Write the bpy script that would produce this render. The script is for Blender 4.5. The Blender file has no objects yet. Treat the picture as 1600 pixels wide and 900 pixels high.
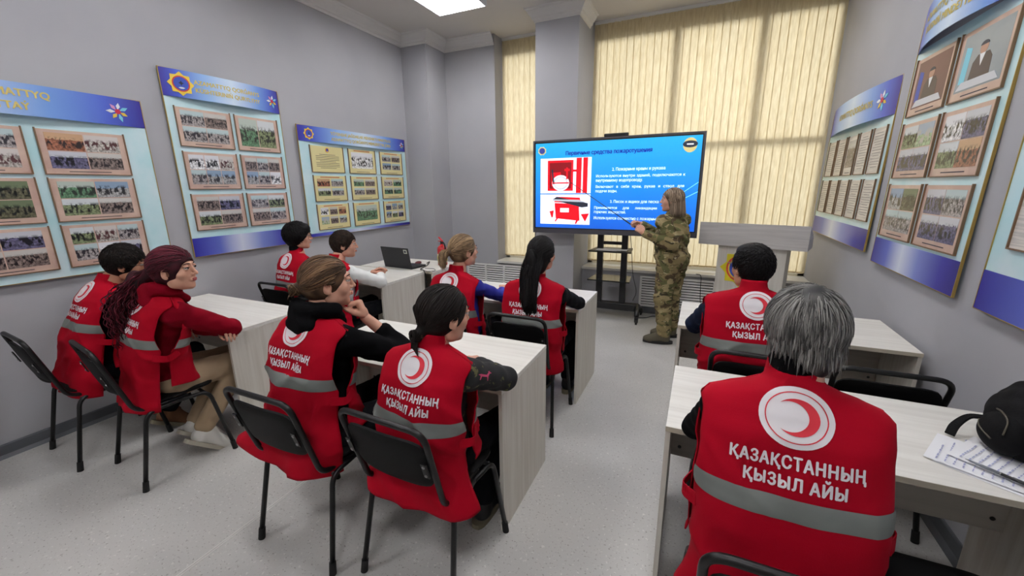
import bpy, bmesh, math, random
import numpy as np
from mathutils import Vector, Matrix, noise, Euler
random.seed(7)
sc = bpy.context.scene
COL = sc.collection
PI = math.pi
R = math.radians

# ------------------------------------------------------------------ camera
CAM_H = 1.62
F_PX = 636.85
_y, _p, _r = 0.429061434, 0.243263634, -0.0116291354
_f = np.array([-math.sin(_y)*math.cos(_p), math.cos(_y)*math.cos(_p), -math.sin(_p)])
_r0 = np.array([math.cos(_y), math.sin(_y), 0.0]); _u0 = np.cross(_r0, _f)
_rt = math.cos(_r)*_r0 + math.sin(_r)*_u0
_up = -math.sin(_r)*_r0 + math.cos(_r)*_u0
cam_d = bpy.data.cameras.new('camera'); cam = bpy.data.objects.new('camera', cam_d); COL.objects.link(cam)
cam_d.sensor_fit = 'HORIZONTAL'; cam_d.sensor_width = 36.0; cam_d.lens = 36.0*F_PX/1600.0
cam_d.clip_start = 0.05; cam_d.clip_end = 100
cam.matrix_world = Matrix(((_rt[0], _up[0], -_f[0], 0), (_rt[1], _up[1], -_f[1], 0), (_rt[2], _up[2], -_f[2], CAM_H), (0, 0, 0, 1)))
sc.camera = cam

def W(u, v, y=None, z=None, x=None):
    """where the sight line of a measured pixel meets a known plane of the room"""
    d = _rt*(u-800)/F_PX - _up*(v-450)/F_PX + _f
    if y is not None: t = y/d[1]
    elif z is not None: t = (z-CAM_H)/d[2]
    else: t = x/d[0]
    return Vector((d[0]*t, d[1]*t, CAM_H+d[2]*t))

# ------------------------------------------------------------------ light, exposure
sc.view_settings.view_transform = 'Standard'
sc.view_settings.look = 'None'
sc.view_settings.gamma = 1.0
sc.view_settings.use_curve_mapping = False
sc.view_settings.exposure = -0.06
try:
    sc.cycles.use_denoising = True
    sc.cycles.max_bounces = 10; sc.cycles.diffuse_bounces = 6; sc.cycles.transparent_max_bounces = 12
    sc.cycles.sample_clamp_indirect = 6.0
except Exception: pass
world = bpy.data.worlds.new('daylight_sky'); sc.world = world; world.use_nodes = True
bg = world.node_tree.nodes['Background']; bg.inputs[0].default_value = (0.80, 0.90, 1.0, 1); bg.inputs[1].default_value = 1.0
SKY_POWER = 1600.0
LAMP_EMIT = 60.0
al = bpy.data.lights.new('overcast_daylight', 'AREA'); al.shape = 'RECTANGLE'; al.size = 5.0; al.size_y = 5.0; al.energy = SKY_POWER; al.color = (1.0, 0.99, 0.96)
alo = bpy.data.objects.new('overcast_daylight', al); COL.objects.link(alo); alo.location = (-0.7, 14.0, 4.2); alo.rotation_euler = (R(-83), 0, 0)

# ------------------------------------------------------------------ materials
def lin(c):
    return tuple(((v/255.0)/12.92 if v/255.0 <= 0.04045 else ((v/255.0+0.055)/1.055)**2.4) for v in c)
class NT:
    def __init__(s, m): s.t = m.node_tree; s.n = s.t.nodes; s.l = s.t.links; s.b = s.n.get('Principled BSDF')
    def new(s, k, **kw):
        n = s.n.new(k)
        for a, v in kw.items(): setattr(n, a, v)
        return n
    def link(s, a, b): s.l.new(a, b)
MATS = {}
def mat(name, rgb, rough=0.6, metal=0.0, spec=0.5, emit=None, noise_amt=0.0, nscale=(20,20,20), bump=0.0, bscale=None, rgb2=None, ramp=(0.35,0.65), coord='Object', detail=4.0, sheen=0.0, coat=0.0, bdist=0.002):
    """principled material; a stretched noise mixes rgb with rgb2 and drives a bump"""
    if name in MATS: return MATS[name]
    m = bpy.data.materials.new(name); m.use_nodes = True; q = NT(m); b = q.b
    c = lin(rgb); b.inputs['Base Color'].default_value = (*c, 1); b.inputs['Roughness'].default_value = rough
    b.inputs['Metallic'].default_value = metal; b.inputs['Specular IOR Level'].default_value = spec
    if sheen: b.inputs['Sheen Weight'].default_value = sheen
    if coat: b.inputs['Coat Weight'].default_value = coat
    if emit: b.inputs['Emission Color'].default_value = (*c, 1); b.inputs['Emission Strength'].default_value = emit
    tc = q.new('ShaderNodeTexCoord')
    if rgb2 is not None:
        mp = q.new('ShaderNodeMapping'); mp.inputs['Scale'].default_value = nscale; q.link(tc.outputs[coord], mp.inputs[0])
        nz = q.new('ShaderNodeTexNoise'); nz.inputs['Scale'].default_value = 1.0; nz.inputs['Detail'].default_value = detail; q.link(mp.outputs[0], nz.inputs['Vector'])
        cr = q.new('ShaderNodeValToRGB'); cr.color_ramp.elements[0].position = ramp[0]; cr.color_ramp.elements[1].position = ramp[1]
        cr.color_ramp.elements[0].color = (*c, 1); cr.color_ramp.elements[1].color = (*lin(rgb2), 1)
        q.link(nz.outputs[0], cr.inputs[0]); q.link(cr.outputs[0], b.inputs['Base Color'])
        if emit: q.link(cr.outputs[0], b.inputs['Emission Color'])
    if bump:
        mp = q.new('ShaderNodeMapping'); mp.inputs['Scale'].default_value = bscale or nscale; q.link(tc.outputs[coord], mp.inputs[0])
        nz = q.new('ShaderNodeTexNoise'); nz.inputs['Scale'].default_value = 1.0; nz.inputs['Detail'].default_value = 3.0; q.link(mp.outputs[0], nz.inputs['Vector'])
        bp = q.new('ShaderNodeBump'); bp.inputs['Strength'].default_value = bump; bp.inputs['Distance'].default_value = bdist
        q.link(nz.outputs[0], bp.inputs['Height']); q.link(bp.outputs[0], b.inputs['Normal'])
    MATS[name] = m
    return m
def ramp_mat(name, stops, axis=0, rough=0.35, emit=None, spec=0.5, coord='Generated', wobble=0.0):
    """a printed colour gradient along one axis of the sheet"""
    m = bpy.data.materials.new(name); m.use_nodes = True; q = NT(m); b = q.b
    tc = q.new('ShaderNodeTexCoord'); sp = q.new('ShaderNodeSeparateXYZ'); q.link(tc.outputs[coord], sp.inputs[0])
    cr = q.new('ShaderNodeValToRGB'); e = cr.color_ramp.elements
    while len(e) < len(stops): e.new(0.5)
    for k, (p, c) in enumerate(stops): e[k].position = p; e[k].color = (*lin(c), 1)
    q.link(sp.outputs[axis], cr.inputs[0]); q.link(cr.outputs[0], b.inputs['Base Color'])
    if emit: q.link(cr.outputs[0], b.inputs['Emission Color']); b.inputs['Emission Strength'].default_value = emit; b.inputs['Base Color'].default_value = (0,0,0,1)
    b.inputs['Roughness'].default_value = rough; b.inputs['Specular IOR Level'].default_value = spec
    return m

# ------------------------------------------------------------------ mesh helpers
class MB:
    def __init__(s): s.v = []; s.f = []
    def add(s, vs, fs):
        o = len(s.v); s.v += [tuple(p) for p in vs]; s.f += [tuple(o+i for i in f) for f in fs]; return s
    def box(s, a, b, bev=0.0):
        x0,y0,z0 = a; x1,y1,z1 = b
        if bev <= 0:
            return s.add([(x0,y0,z0),(x1,y0,z0),(x1,y1,z0),(x0,y1,z0),(x0,y0,z1),(x1,y0,z1),(x1,y1,z1),(x0,y1,z1)],
                         [(3,2,1,0),(4,5,6,7),(0,1,5,4),(1,2,6,5),(2,3,7,6),(3,0,4,7)])
        bm = bmesh.new(); bmesh.ops.create_cube(bm, size=1.0)
        for v in bm.verts: v.co = Vector(((x0+x1)/2+v.co.x*(x1-x0), (y0+y1)/2+v.co.y*(y1-y0), (z0+z1)/2+v.co.z*(z1-z0)))
        bmesh.ops.bevel(bm, geom=list(bm.edges), offset=bev, segments=2, affect='EDGES', profile=0.5)
        bm.verts.index_update(); s.add([v.co.copy() for v in bm.verts], [[v.index for v in f.verts] for f in bm.faces]); bm.free(); return s
    def tube(s, pts, r, n=10, cap=True, flat=1.0, up=None):
        pts = [Vector(p) for p in pts]; m = len(pts); rs = r if isinstance(r, (list, tuple)) else [r]*m
        rings = []; prev = None
        for i in range(m):
            t = (pts[min(i+1, m-1)]-pts[max(i-1, 0)]).normalized()
            if prev is None:
                a = Vector(up) if up else (Vector((0,0,1)) if abs(t.z) < 0.9 else Vector((1,0,0)))
            else: a = prev
            n1 = (a - t*a.dot(t))
            if n1.length < 1e-6: n1 = t.orthogonal()
            n1.normalize(); n2 = t.cross(n1); prev = n1
            rings.append([pts[i]+(n1*math.cos(2*PI*k/n)*flat+n2*math.sin(2*PI*k/n))*rs[i] for k in range(n)])
        o = len(s.v)
        for g in rings: s.v += [tuple(p) for p in g]
        for i in range(m-1):
            for k in range(n): s.f.append((o+i*n+k, o+i*n+(k+1)%n, o+(i+1)*n+(k+1)%n, o+(i+1)*n+k))
        if cap: s.f.append(tuple(o+k for k in range(n))[::-1]); s.f.append(tuple(o+(m-1)*n+k for k in range(n)))
        return s
    def lathe(s, prof, n=24, c=(0,0,0)):
        o = len(s.v)
        for r, z in prof:
            for k in range(n): s.v.append((c[0]+r*math.cos(2*PI*k/n), c[1]+r*math.sin(2*PI*k/n), c[2]+z))
        for i in range(len(prof)-1):
            for k in range(n): s.f.append((o+i*n+k, o+i*n+(k+1)%n, o+(i+1)*n+(k+1)%n, o+(i+1)*n+k))
        s.f.append(tuple(o+k for k in range(n))[::-1]); s.f.append(tuple(o+(len(prof)-1)*n+k for k in range(n)))
        return s
    def prism(s, poly, h0, h1, fr=lambda p, h: (p[0], h, p[1])):
        """a 2-D outline (counter-clockwise) given thickness; fr places a 2-D point at a depth"""
        n = len(poly); o = len(s.v)
        s.v += [tuple(fr(p, h0)) for p in poly]+[tuple(fr(p, h1)) for p in poly]
        s.f.append(tuple(o+k for k in range(n))); s.f.append(tuple(o+n+k for k in range(n))[::-1])
        for k in range(n): s.f.append((o+(k+1)%n, o+k, o+n+k, o+n+(k+1)%n))
        return s
    def grid(s, P, close=False):
        """P[i][j] points -> quads"""
        o = len(s.v); a = len(P); b = len(P[0])
        for row in P: s.v += [tuple(p) for p in row]
        for i in range(a-1):
            for j in range(b-1 if not close else b): s.f.append((o+i*b+j, o+i*b+(j+1)%b, o+(i+1)*b+(j+1)%b, o+(i+1)*b+j))
        return s
    def xf(s, M):
        s.v = [tuple(M @ Vector(p)) for p in s.v]; return s
    def build(s, name, m, parent=None, smooth=False, angle=None):
        me = bpy.data.meshes.new(name); me.from_pydata(s.v, [], s.f); me.update()
        if m: me.materials.append(m)
        if smooth or angle:
            me.polygons.foreach_set('use_smooth', [True]*len(me.polygons))
            if angle: me.set_sharp_from_angle(angle=R(angle))
        o = bpy.data.objects.new(name, me); COL.objects.link(o)
        if parent: o.parent = parent
        return o
def fixn(o):
    bm = bmesh.new(); bm.from_mesh(o.data); bmesh.ops.recalc_face_normals(bm, faces=bm.faces); bm.to_mesh(o.data); bm.free(); return o
def thing(name, label, cat, loc=(0,0,0), rz=0.0, group=None):
    o = bpy.data.objects.new(name, None); o.empty_display_size = 0.1; COL.objects.link(o)
    o.location = loc; o.rotation_euler = (0,0,rz); o['label'] = label; o['category'] = cat
    if group: o['group'] = group
    return o
def tag(o, label, cat, group=None):
    o['label'] = label; o['category'] = cat
    if group: o['group'] = group
    return o
def struct(o): o['kind'] = 'structure'; return o
def bez(pts, n=8):
    """Catmull-Rom through the points"""
    P = [Vector(p) for p in pts]; P = [P[0]*2-P[1]]+P+[P[-1]*2-P[-2]]; out = []
    for i in range(1, len(P)-2):
        for k in range(n):
            t = k/n; a,b,c,d = P[i-1],P[i],P[i+1],P[i+2]
            out.append(0.5*((2*b)+(c-a)*t+(2*a-5*b+4*c-d)*t*t+(3*b-a-3*c+d)*t*t*t))
    out.append(P[-2]); return out
def rounded(pts, rad, n=5):
    """polyline with rounded corners"""
    P = [Vector(p) for p in pts]; out = [P[0]]
    for i in range(1, len(P)-1):
        a = (P[i-1]-P[i]); b = (P[i+1]-P[i]); r = min(rad, a.length*0.49, b.length*0.49)
        p0 = P[i]+a.normalized()*r; p1 = P[i]+b.normalized()*r
        for k in range(n+1):
            t = k/n; out.append(p0*(1-t)**2+P[i]*2*t*(1-t)+p1*t*t)
    out.append(P[-1]); return out
_tc = {}
def text_mesh(body, size, bold=0.0, align='CENTER', spacing=1.0, sub=None, shear=0.0):
    """flat lettering as (verts2d, faces)"""
    key = (body, size, bold, align, spacing, sub, shear)
    if key in _tc: return _tc[key]
    cu = bpy.data.curves.new('lettering', 'FONT'); cu.body = body; cu.size = size; cu.align_x = align; cu.resolution_u = 3; cu.space_character = spacing; cu.shear = shear
    o = bpy.data.objects.new('lettering', cu); COL.objects.link(o)
    dg = bpy.context.evaluated_depsgraph_get(); me = o.evaluated_get(dg).to_mesh()
    bm = bmesh.new(); bm.from_mesh(me); o.evaluated_get(dg).to_mesh_clear()
    if sub:
        for it in range(4):
            es = [e for e in bm.edges if e.calc_length() > sub]
            if not es: break
            bmesh.ops.subdivide_edges(bm, edges=es, cuts=1); bmesh.ops.triangulate(bm, faces=[f for f in bm.faces if len(f.verts) > 3])
    bm.verts.index_update()
    v0 = [tuple(v.co[:2]) for v in bm.verts]; f0 = [[v.index for v in f.verts] for f in bm.faces]; bm.free()
    V_ = []; F_ = []
    offs = [(0,0)] if not bold else [(0,0),(bold*size,0),(-bold*size,0),(0,bold*size*0.6),(0,-bold*size*0.6)]
    for k, (dx, dy) in enumerate(offs):          # heavier weight: the outline laid over itself, shifted a little
        o_ = len(V_); V_ += [(x+dx, y+dy, k) for x, y in v0]; F_ += [[i+o_ for i in f] for f in f0]
    r = (V_, F_)
    bpy.data.objects.remove(o); bpy.data.curves.remove(cu)
    _tc[key] = r; return r
def text_obj(name, body, size, m, parent, fr, bold=0.0, align='CENTER', width=None, spacing=1.0, sub=None, nrm=(0,-1,0)):
    vs, fs = text_mesh(body, size, bold, align, spacing, sub)
    if width:
        xs = [v[0] for v in vs]; k = width/max(1e-6, max(xs)-min(xs)); vs = [(v[0]*k, v[1], v[2]) for v in vs]
    b = MB().add([tuple(Vector(fr(v[0], v[1]))+Vector(nrm)*0.00015*v[2]) for v in vs], fs)
    return b.build(name, m, parent)

# ------------------------------------------------------------------ implicit bodies: smooth union of limbs, meshed as ONE skin
def cap(p0, r0, p1, r1, k=0.03): return ('c', np.array(p0, float), float(r0), np.array(p1, float), float(r1), k)
def ell(c, r, k=0.03, rot=None, neg=False): return ('e', np.array(c, float), np.array(r, float), (np.array(rot) if rot is not None else np.eye(3)), neg, k)
def surf(prims, h=0.01, wr=None, pad=0.02):
    """surface net of the blended primitives"""
    lo = np.full(3, 1e9); hi = np.full(3, -1e9)
    for p in prims:
        if p[0] == 'c':
            for q, r in ((p[1], p[2]), (p[3], p[4])): lo = np.minimum(lo, q-r); hi = np.maximum(hi, q+r)
        elif not p[4]:
            m = p[2].max() if not np.allclose(p[3], np.eye(3)) else p[2]; lo = np.minimum(lo, p[1]-m); hi = np.maximum(hi, p[1]+m)
    lo -= pad; hi += pad; n = np.ceil((hi-lo)/h).astype(int)+1
    ax = [lo[i]+h*np.arange(n[i]) for i in range(3)]
    D = np.full(n, 1.0, np.float32)
    for p in prims:
        k = p[5]
        if p[0] == 'c':
            m = max(p[2], p[4])+k+0.03; a = np.minimum(p[1], p[3])-m; b = np.maximum(p[1], p[3])+m
        else:
            m = p[2].max()+k+0.03; a = p[1]-m; b = p[1]+m
        i0 = np.clip(np.floor((a-lo)/h).astype(int), 0, n); i1 = np.clip(np.ceil((b-lo)/h).astype(int)+1, 0, n)
        if (i1 <= i0).any(): continue
        X, Y, Z = np.meshgrid(ax[0][i0[0]:i1[0]], ax[1][i0[1]:i1[1]], ax[2][i0[2]:i1[2]], indexing='ij')
        if p[0] == 'c':
            d = p[3]-p[1]; L2 = max(d@d, 1e-9)
            t = np.clip(((X-p[1][0])*d[0]+(Y-p[1][1])*d[1]+(Z-p[1][2])*d[2])/L2, 0, 1)
            v = np.sqrt((X-p[1][0]-t*d[0])**2+(Y-p[1][1]-t*d[1])**2+(Z-p[1][2]-t*d[2])**2)-(p[2]+t*(p[4]-p[2]))
        else:
            Q = [X-p[1][0], Y-p[1][1], Z-p[1][2]]; Rm = p[3]
            q = [(Rm[0,i]*Q[0]+Rm[1,i]*Q[1]+Rm[2,i]*Q[2]) for i in range(3)]
            k0 = np.sqrt(sum((q[i]/p[2][i])**2 for i in range(3))); k1 = np.sqrt(sum((q[i]/p[2][i]**2)**2 for i in range(3)))+1e-9
            v = k0*(k0-1)/k1
        s = D[i0[0]:i1[0], i0[1]:i1[1], i0[2]:i1[2]]
        if p[0] == 'e' and p[4]:
            v = -v; hh = np.maximum(k-np.abs(s-v), 0)/k; s[...] = np.maximum(s, v)+hh*hh*k/4
        else:
            hh = np.maximum(k-np.abs(s-v), 0)/k; s[...] = np.minimum(s, v)-hh*hh*k/4
    if wr:
        X, Y, Z = np.meshgrid(*ax, indexing='ij'); D = D+wr(X, Y, Z)
    S = D < 0
    cs = np.zeros(n-1, int); cx = np.zeros((*(n-1), 3), np.float32); cn = np.zeros(n-1, np.float32)
    E = [((0,0,0),(1,0,0)),((0,1,0),(1,1,0)),((0,0,1),(1,0,1)),((0,1,1),(1,1,1)),((0,0,0),(0,1,0)),((1,0,0),(1,1,0)),((0,0,1),(0,1,1)),((1,0,1),(1,1,1)),((0,0,0),(0,0,1)),((1,0,0),(1,0,1)),((0,1,0),(0,1,1)),((1,1,0),(1,1,1))]
    def sl(A, o): return A[o[0]:n[0]-1+o[0], o[1]:n[1]-1+o[1], o[2]:n[2]-1+o[2]]
    for a, b in E:
        m = sl(S, a) != sl(S, b); da = sl(D, a)[m]; db = sl(D, b)[m]; t = da/(da-db)
        pa = np.array(a, np.float32); pb = np.array(b, np.float32)
        cx[m] += pa+t[:, None]*(pb-pa); cn[m] += 1
    act = cn > 0; idx = np.full(n-1, -1, int); idx[act] = np.arange(act.sum())
    ijk = np.argwhere(act); V = (ijk+cx[act]/cn[act][:, None])*h+lo
    F = []
    for axn in range(3):
        o = [0,0,0]; o[axn] = 1
        A = S[:n[0]-o[0], :n[1]-o[1], :n[2]-o[2]]; B = S[o[0]:, o[1]:, o[2]:]
        e = np.argwhere(A != B)
        u, w = (axn+1) % 3, (axn+2) % 3
        e = e[(e[:, u] > 0) & (e[:, w] > 0) & (e[:, u] < n[u]-1) & (e[:, w] < n[w]-1)]
        du = np.zeros(3, int); du[u] = 1; dw = np.zeros(3, int); dw[w] = 1
        g = lambda q: idx[q[:,0], q[:,1], q[:,2]]
        Q = np.stack([g(e-du-dw), g(e-dw), g(e), g(e-du)], 1)
        inside = A[e[:,0], e[:,1], e[:,2]]
        Q[~inside] = Q[~inside][:, ::-1]
        F.append(Q)
    F = np.concatenate(F)
    return V, F
def surf_add(mb, prims, h=0.01, M=None, wr=None):
    V, F = surf(prims, h, wr)
    vs = [Vector(p) for p in V.tolist()]
    if M is not None: vs = [M @ p for p in vs]
    mb.add(vs, F.tolist()); return mb
# ------------------------------------------------------------------ palette
M_wall = mat('painted_wallpaper', (172,172,176), 0.85, spec=0.2, bump=0.25, bscale=(220,220,220), rgb2=(165,165,170), nscale=(1.3,1.3,1.3), bdist=0.001)
M_ceil = mat('ceiling_paint', (205,201,197), 0.9, spec=0.1)
M_corn = mat('cornice_plaster', (214,212,210), 0.8, spec=0.2)
M_base = mat('grey_baseboard', (84,87,92), 0.5)
M_white = mat('white_plastic', (222,222,220), 0.4)
M_sill = mat('white_window_sill', (216,214,208), 0.35)
M_black = mat('black_plastic', (18,18,20), 0.4)
M_tube = mat('black_painted_steel', (9,9,10), 0.4, spec=0.35)
M_pad = mat('black_vinyl_pad', (5,5,6), 0.6, spec=0.15, bump=0.2, bscale=(300,300,300))
M_steel = mat('steel', (150,150,150), 0.35, metal=1.0)
M_rub = mat('black_rubber', (14,14,14), 0.8)
M_lamx = mat('whitewashed_wood_top', (228,226,220), 0.42, rgb2=(214,211,204), nscale=(2.2,38,38), ramp=(0.42,0.75), detail=6)
M_lamz = mat('whitewashed_wood_panel', (212,208,199), 0.5, rgb2=(196,190,179), nscale=(38,38,2.0), ramp=(0.38,0.72), detail=6)
M_lamd = mat('grey_modesty_panel', (176,171,162), 0.5, rgb2=(160,154,145), nscale=(2.0,38,38), ramp=(0.4,0.75))
M_lect = mat('grey_wood_lectern', (190,187,184), 0.5, rgb2=(170,166,164), nscale=(2.0,40,40), ramp=(0.35,0.7))
M_edge = mat('beige_edge_band', (190,182,164), 0.5)
M_cord = mat('black_cable', (15,15,16), 0.5)
M_paper = mat('white_paper', (235,236,240), 0.7)

# floor: pale grey speckled sheet vinyl
M_floor = bpy.data.materials.new('speckled_vinyl_floor'); M_floor.use_nodes = True; q = NT(M_floor)
tc = q.new('ShaderNodeTexCoord')
def nz(scale, detail=2.0):
    n = q.new('ShaderNodeTexNoise'); n.inputs['Scale'].default_value = scale; n.inputs['Detail'].default_value = detail; q.link(tc.outputs['Object'], n.inputs['Vector']); return n
def rmp(src, p0, c0, p1, c1):
    c = q.new('ShaderNodeValToRGB'); e = c.color_ramp.elements; e[0].position = p0; e[1].position = p1; e[0].color = (*lin(c0), 1); e[1].color = (*lin(c1), 1); q.link(src, c.inputs[0]); return c
big = rmp(nz(1.6, 3).outputs[0], 0.3, (183,182,180), 0.7, (194,192,189))
sp1 = rmp(nz(85, 2).outputs[0], 0.63, (0,0,0), 0.68, (255,255,255))
sp2 = rmp(nz(60, 3).outputs[0], 0.32, (255,255,255), 0.37, (0,0,0))
mx1 = q.new('ShaderNodeMix', data_type='RGBA'); q.link(sp1.outputs[0], mx1.inputs[0]); q.link(big.outputs[0], mx1.inputs[6]); mx1.inputs[7].default_value = (*lin((152,149,145)), 1)
mx2 = q.new('ShaderNodeMix', data_type='RGBA'); q.link(sp2.outputs[0], mx2.inputs[0]); q.link(mx1.outputs[2], mx2.inputs[6]); mx2.inputs[7].default_value = (*lin((208,206,202)), 1)
q.link(mx2.outputs[2], q.b.inputs['Base Color']); q.b.inputs['Roughness'].default_value = 0.42; q.b.inputs['Specular IOR Level'].default_value = 0.35

# ------------------------------------------------------------------ room shell
XL, XR, YN, YF, YW, ZC = -3.86, 1.17, -2.2, 5.38, 5.78, 3.58
struct(MB().box((XL-0.2, YN-0.2, -0.1), (XR+0.2, YW+0.1, 0)).build('floor', M_floor))
struct(MB().box((XL-0.2, YN-0.2, ZC), (XR+0.2, YW+0.1, ZC+0.12)).build('ceiling', M_ceil))
w = MB().box((XL-0.15, YN-0.15, 0), (XL, YW, ZC)); struct(w.build('wall_left', M_wall))
w = MB().box((XR, YN-0.15, 0), (XR+0.15, YW, ZC)); struct(w.build('wall_right', M_wall))
w = MB().box((XL, YN-0.15, 0), (XR, YN, ZC)); struct(w.build('wall_back', mat('wall_fill_white', (214,213,210), 0.8)))  # unseen back wall, whitened to throw more fill light into the room
w = MB().box((XL, YF, 0), (-2.68, YW, ZC)).box((-1.92, 4.93, 0), (-1.40, YW, ZC))          # blank wall, window pier
w.box((-2.68, YF, 0), (-1.92, YW, 0.53)).box((-1.40, YF, 0), (XR, YW, 0.53))               # below the sills
w.box((XL, 4.93, 0), (-3.46, YF, ZC))                                                     # corner pilaster
struct(w.build('wall_far', M_wall))
struct(MB().box((-2.68, YF-0.045, 0.53), (-1.92, YW-0.1, 0.565), 0.006).build('trim_1', M_sill))
struct(MB().box((-1.40, YF-0.045, 0.53), (XR, YW-0.1, 0.565), 0.006).build('trim_2', M_sill))
# plaster cornice with three steps, mitred round the pilaster and the pier
def cornice(path, name):
    prof = [(0,-0.135),(0.012,-0.135),(0.018,-0.115),(0.034,-0.105),(0.040,-0.085),(0.062,-0.060),(0.078,-0.035),(0.084,-0.022),(0.100,-0.016),(0.106,0.0)]
    P = [Vector((x, y, 0)) for x, y in path]; rows = []
    for i, p in enumerate(P):
        d0 = (P[i]-P[i-1]).normalized() if i else (P[1]-P[0]).normalized(); d1 = (P[i+1]-P[i]).normalized() if i < len(P)-1 else d0
        n0 = Vector((d0.y, -d0.x, 0)); n1 = Vector((d1.y, -d1.x, 0)); nn = (n0+n1); nn = nn/nn.length_squared*2 if nn.length > 1e-4 else n0
        rows.append([p+nn*a+Vector((0,0,ZC+b)) for a, b in prof])
    return fixn(struct(MB().grid(rows).build(name, M_corn, smooth=False)))
cornice([(XL, YN), (XL, 4.93), (-3.46, 4.93), (-3.46, YF), (-2.68, YF)], 'trim_3')
cornice([(-1.92, YF), (-1.92, 4.93), (-1.40, 4.93), (-1.40, YF)], 'trim_4')
# dark coved baseboards
def baseb(name, a, b, nx, ny):
    m = MB(); rows = []
    for p in (a, b):
        rows.append([(p[0]+nx*t, p[1]+ny*t, z) for t, z in ((0,0.085),(0.006,0.085),(0.010,0.078),(0.012,0.02),(0.03,0.004),(0.034,0))])
    m.grid(rows); return fixn(struct(m.build(name, M_base)))
baseb('baseboard_left', (XL, YN), (XL, 4.93), 1, 0)
baseb('baseboard_right', (XR, YN), (XR, YF), -1, 0)
baseb('baseboard_far', (-3.46, YF), (XR, YF), 0, -1)
baseb('baseboard_pier', (-1.92, 4.93), (-1.40, 4.93), 0, -1)
struct(MB().box((-1.928, YN, 0), (-1.921, 4.9, 0.0012)).box((-1.916, YN, 0), (-1.909, 4.9, 0.0012)).build('trim_5', mat('vinyl_weld_seam', (214,212,208), 0.4)))

# ------------------------------------------------------------------ windows: frame, mullions, glass; daylight stands behind them
M_frame = mat('white_window_frame', (225,225,222), 0.4)
M_glass = bpy.data.materials.new('window_glass'); M_glass.use_nodes = True; q = NT(M_glass)
q.n.remove(q.b); tr = q.new('ShaderNodeBsdfTransparent'); gl = q.new('ShaderNodeBsdfGlossy'); gl.inputs['Roughness'].default_value = 0.02
mxs = q.new('ShaderNodeMixShader'); mxs.inputs[0].default_value = 0.06; q.link(tr.outputs[0], mxs.inputs[1]); q.link(gl.outputs[0], mxs.inputs[2]); q.link(mxs.outputs[0], q.n['Material Output'].inputs[0])
def window(n, x0, x1, bars, z0=0.565, z1=ZC):
    y0, y1 = YW-0.11, YW-0.05
    m = MB().box((x0, y0, z0), (x1, y1, z0+0.07)).box((x0, y0, z1-0.22), (x1, y1, z1)).box((x0, y0, z0), (x0+0.06, y1, z1)).box((x1-0.06, y0, z0), (x1, y1, z1))
    m.box((x0+0.06, y0, 2.06), (x1-0.06, y1, 2.13))
    for bx in bars: m.box((bx-0.04, y0, z0+0.07), (bx+0.04, y1, z1-0.22))
    o = struct(m.build('window_%d' % n, M_frame))
    MB().box((x0+0.03, y0+0.028, z0+0.03), (x1-0.03, y0+0.034, z1-0.1)).build('window_pane', M_glass, o)
window(1, -2.68, -1.92, [])
window(2, -1.40, XR, [-0.42, 0.45])

# ------------------------------------------------------------------ vertical blinds
M_slat = bpy.data.materials.new('cream_blind_fabric'); M_slat.use_nodes = True; q = NT(M_slat)
tc = q.new('ShaderNodeTexCoord'); mp = q.new('ShaderNodeMapping'); mp.inputs['Scale'].default_value = (60, 60, 9); q.link(tc.outputs['Object'], mp.inputs[0])
n1 = q.new('ShaderNodeTexNoise'); n1.inputs['Scale'].default_value = 1.0; n1.inputs['Detail'].default_value = 5; q.link(mp.outputs[0], n1.inputs[0])
cr = q.new('ShaderNodeValToRGB'); cr.color_ramp.elements[0].color = (*lin((208,192,156)), 1); cr.color_ramp.elements[1].color = (*lin((227,214,182)), 1); cr.color_ramp.elements[0].position = 0.3; cr.color_ramp.elements[1].position = 0.7; q.link(n1.outputs[0], cr.inputs[0])
q.n.remove(q.b); df = q.new('ShaderNodeBsdfDiffuse'); tl = q.new('ShaderNodeBsdfTranslucent'); ms = q.new('ShaderNodeMixShader'); ms.inputs[0].default_value = 0.42
q.link(cr.outputs[0], df.inputs[0]); q.link(cr.outputs[0], tl.inputs[0]); q.link(df.outputs[0], ms.inputs[1]); q.link(tl.outputs[0], ms.inputs[2]); q.link(ms.outputs[0], q.n['Material Output'].inputs[0])
M_chain = mat('blind_chain_white', (230,228,222), 0.4)
def blind(x0, x1, label, yb, turns=()):
    t = thing('window_blind', label, 'blind', ((x0+x1)/2, yb, 0), 0, 'vertical blinds')
    cx = (x0+x1)/2
    MB().box((x0-cx, -0.02, ZC-0.035), (x1-cx, 0.025, ZC-0.001)).build('headrail', M_white, t)
    pitch = 0.079; n = int(round((x1-x0)/pitch)); pitch = (x1-x0)/n
    for k in range(n):
        a = R(7+random.uniform(-2, 2)+(16 if k in turns else 0)); c = x0-cx+pitch*(k+0.5); hw = 0.0445; z0 = 0.615+random.uniform(-0.004, 0.004); z1 = ZC-0.03
        rows = []
        for i in range(9):
            z = z0+(z1-z0)*i/8; tw = a+0.03*math.sin(i*0.7+k)
            rows.append([(c+math.cos(tw)*s*hw, math.sin(tw)*s*hw+0.003*(1-s*s)+0.001*k % 0.002, z) for s in (-1,-0.5,0,0.5,1)])
        s = MB().grid(rows).build('slat', M_slat, t, smooth=True)
        MB().box((c-0.035, -0.006, z0-0.006), (c+0.035, 0.006, z0+0.012)).build('slat_weight', M_slat, s)
    MB().tube([(x0-cx+0.03, -0.012, 0.606), (x1-cx-0.03, -0.012, 0.606)], 0.0018, 5).build('bottom_chain', M_chain, t)
    return t
blind(-2.665, -1.935, 'narrow cream vertical blind left of the grey window pier', 5.60)
blind(-1.385, XR-0.015, 'wide cream vertical blind behind the big screen and the lectern', 5.60, (3, 7, 16, 21, 27))

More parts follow.
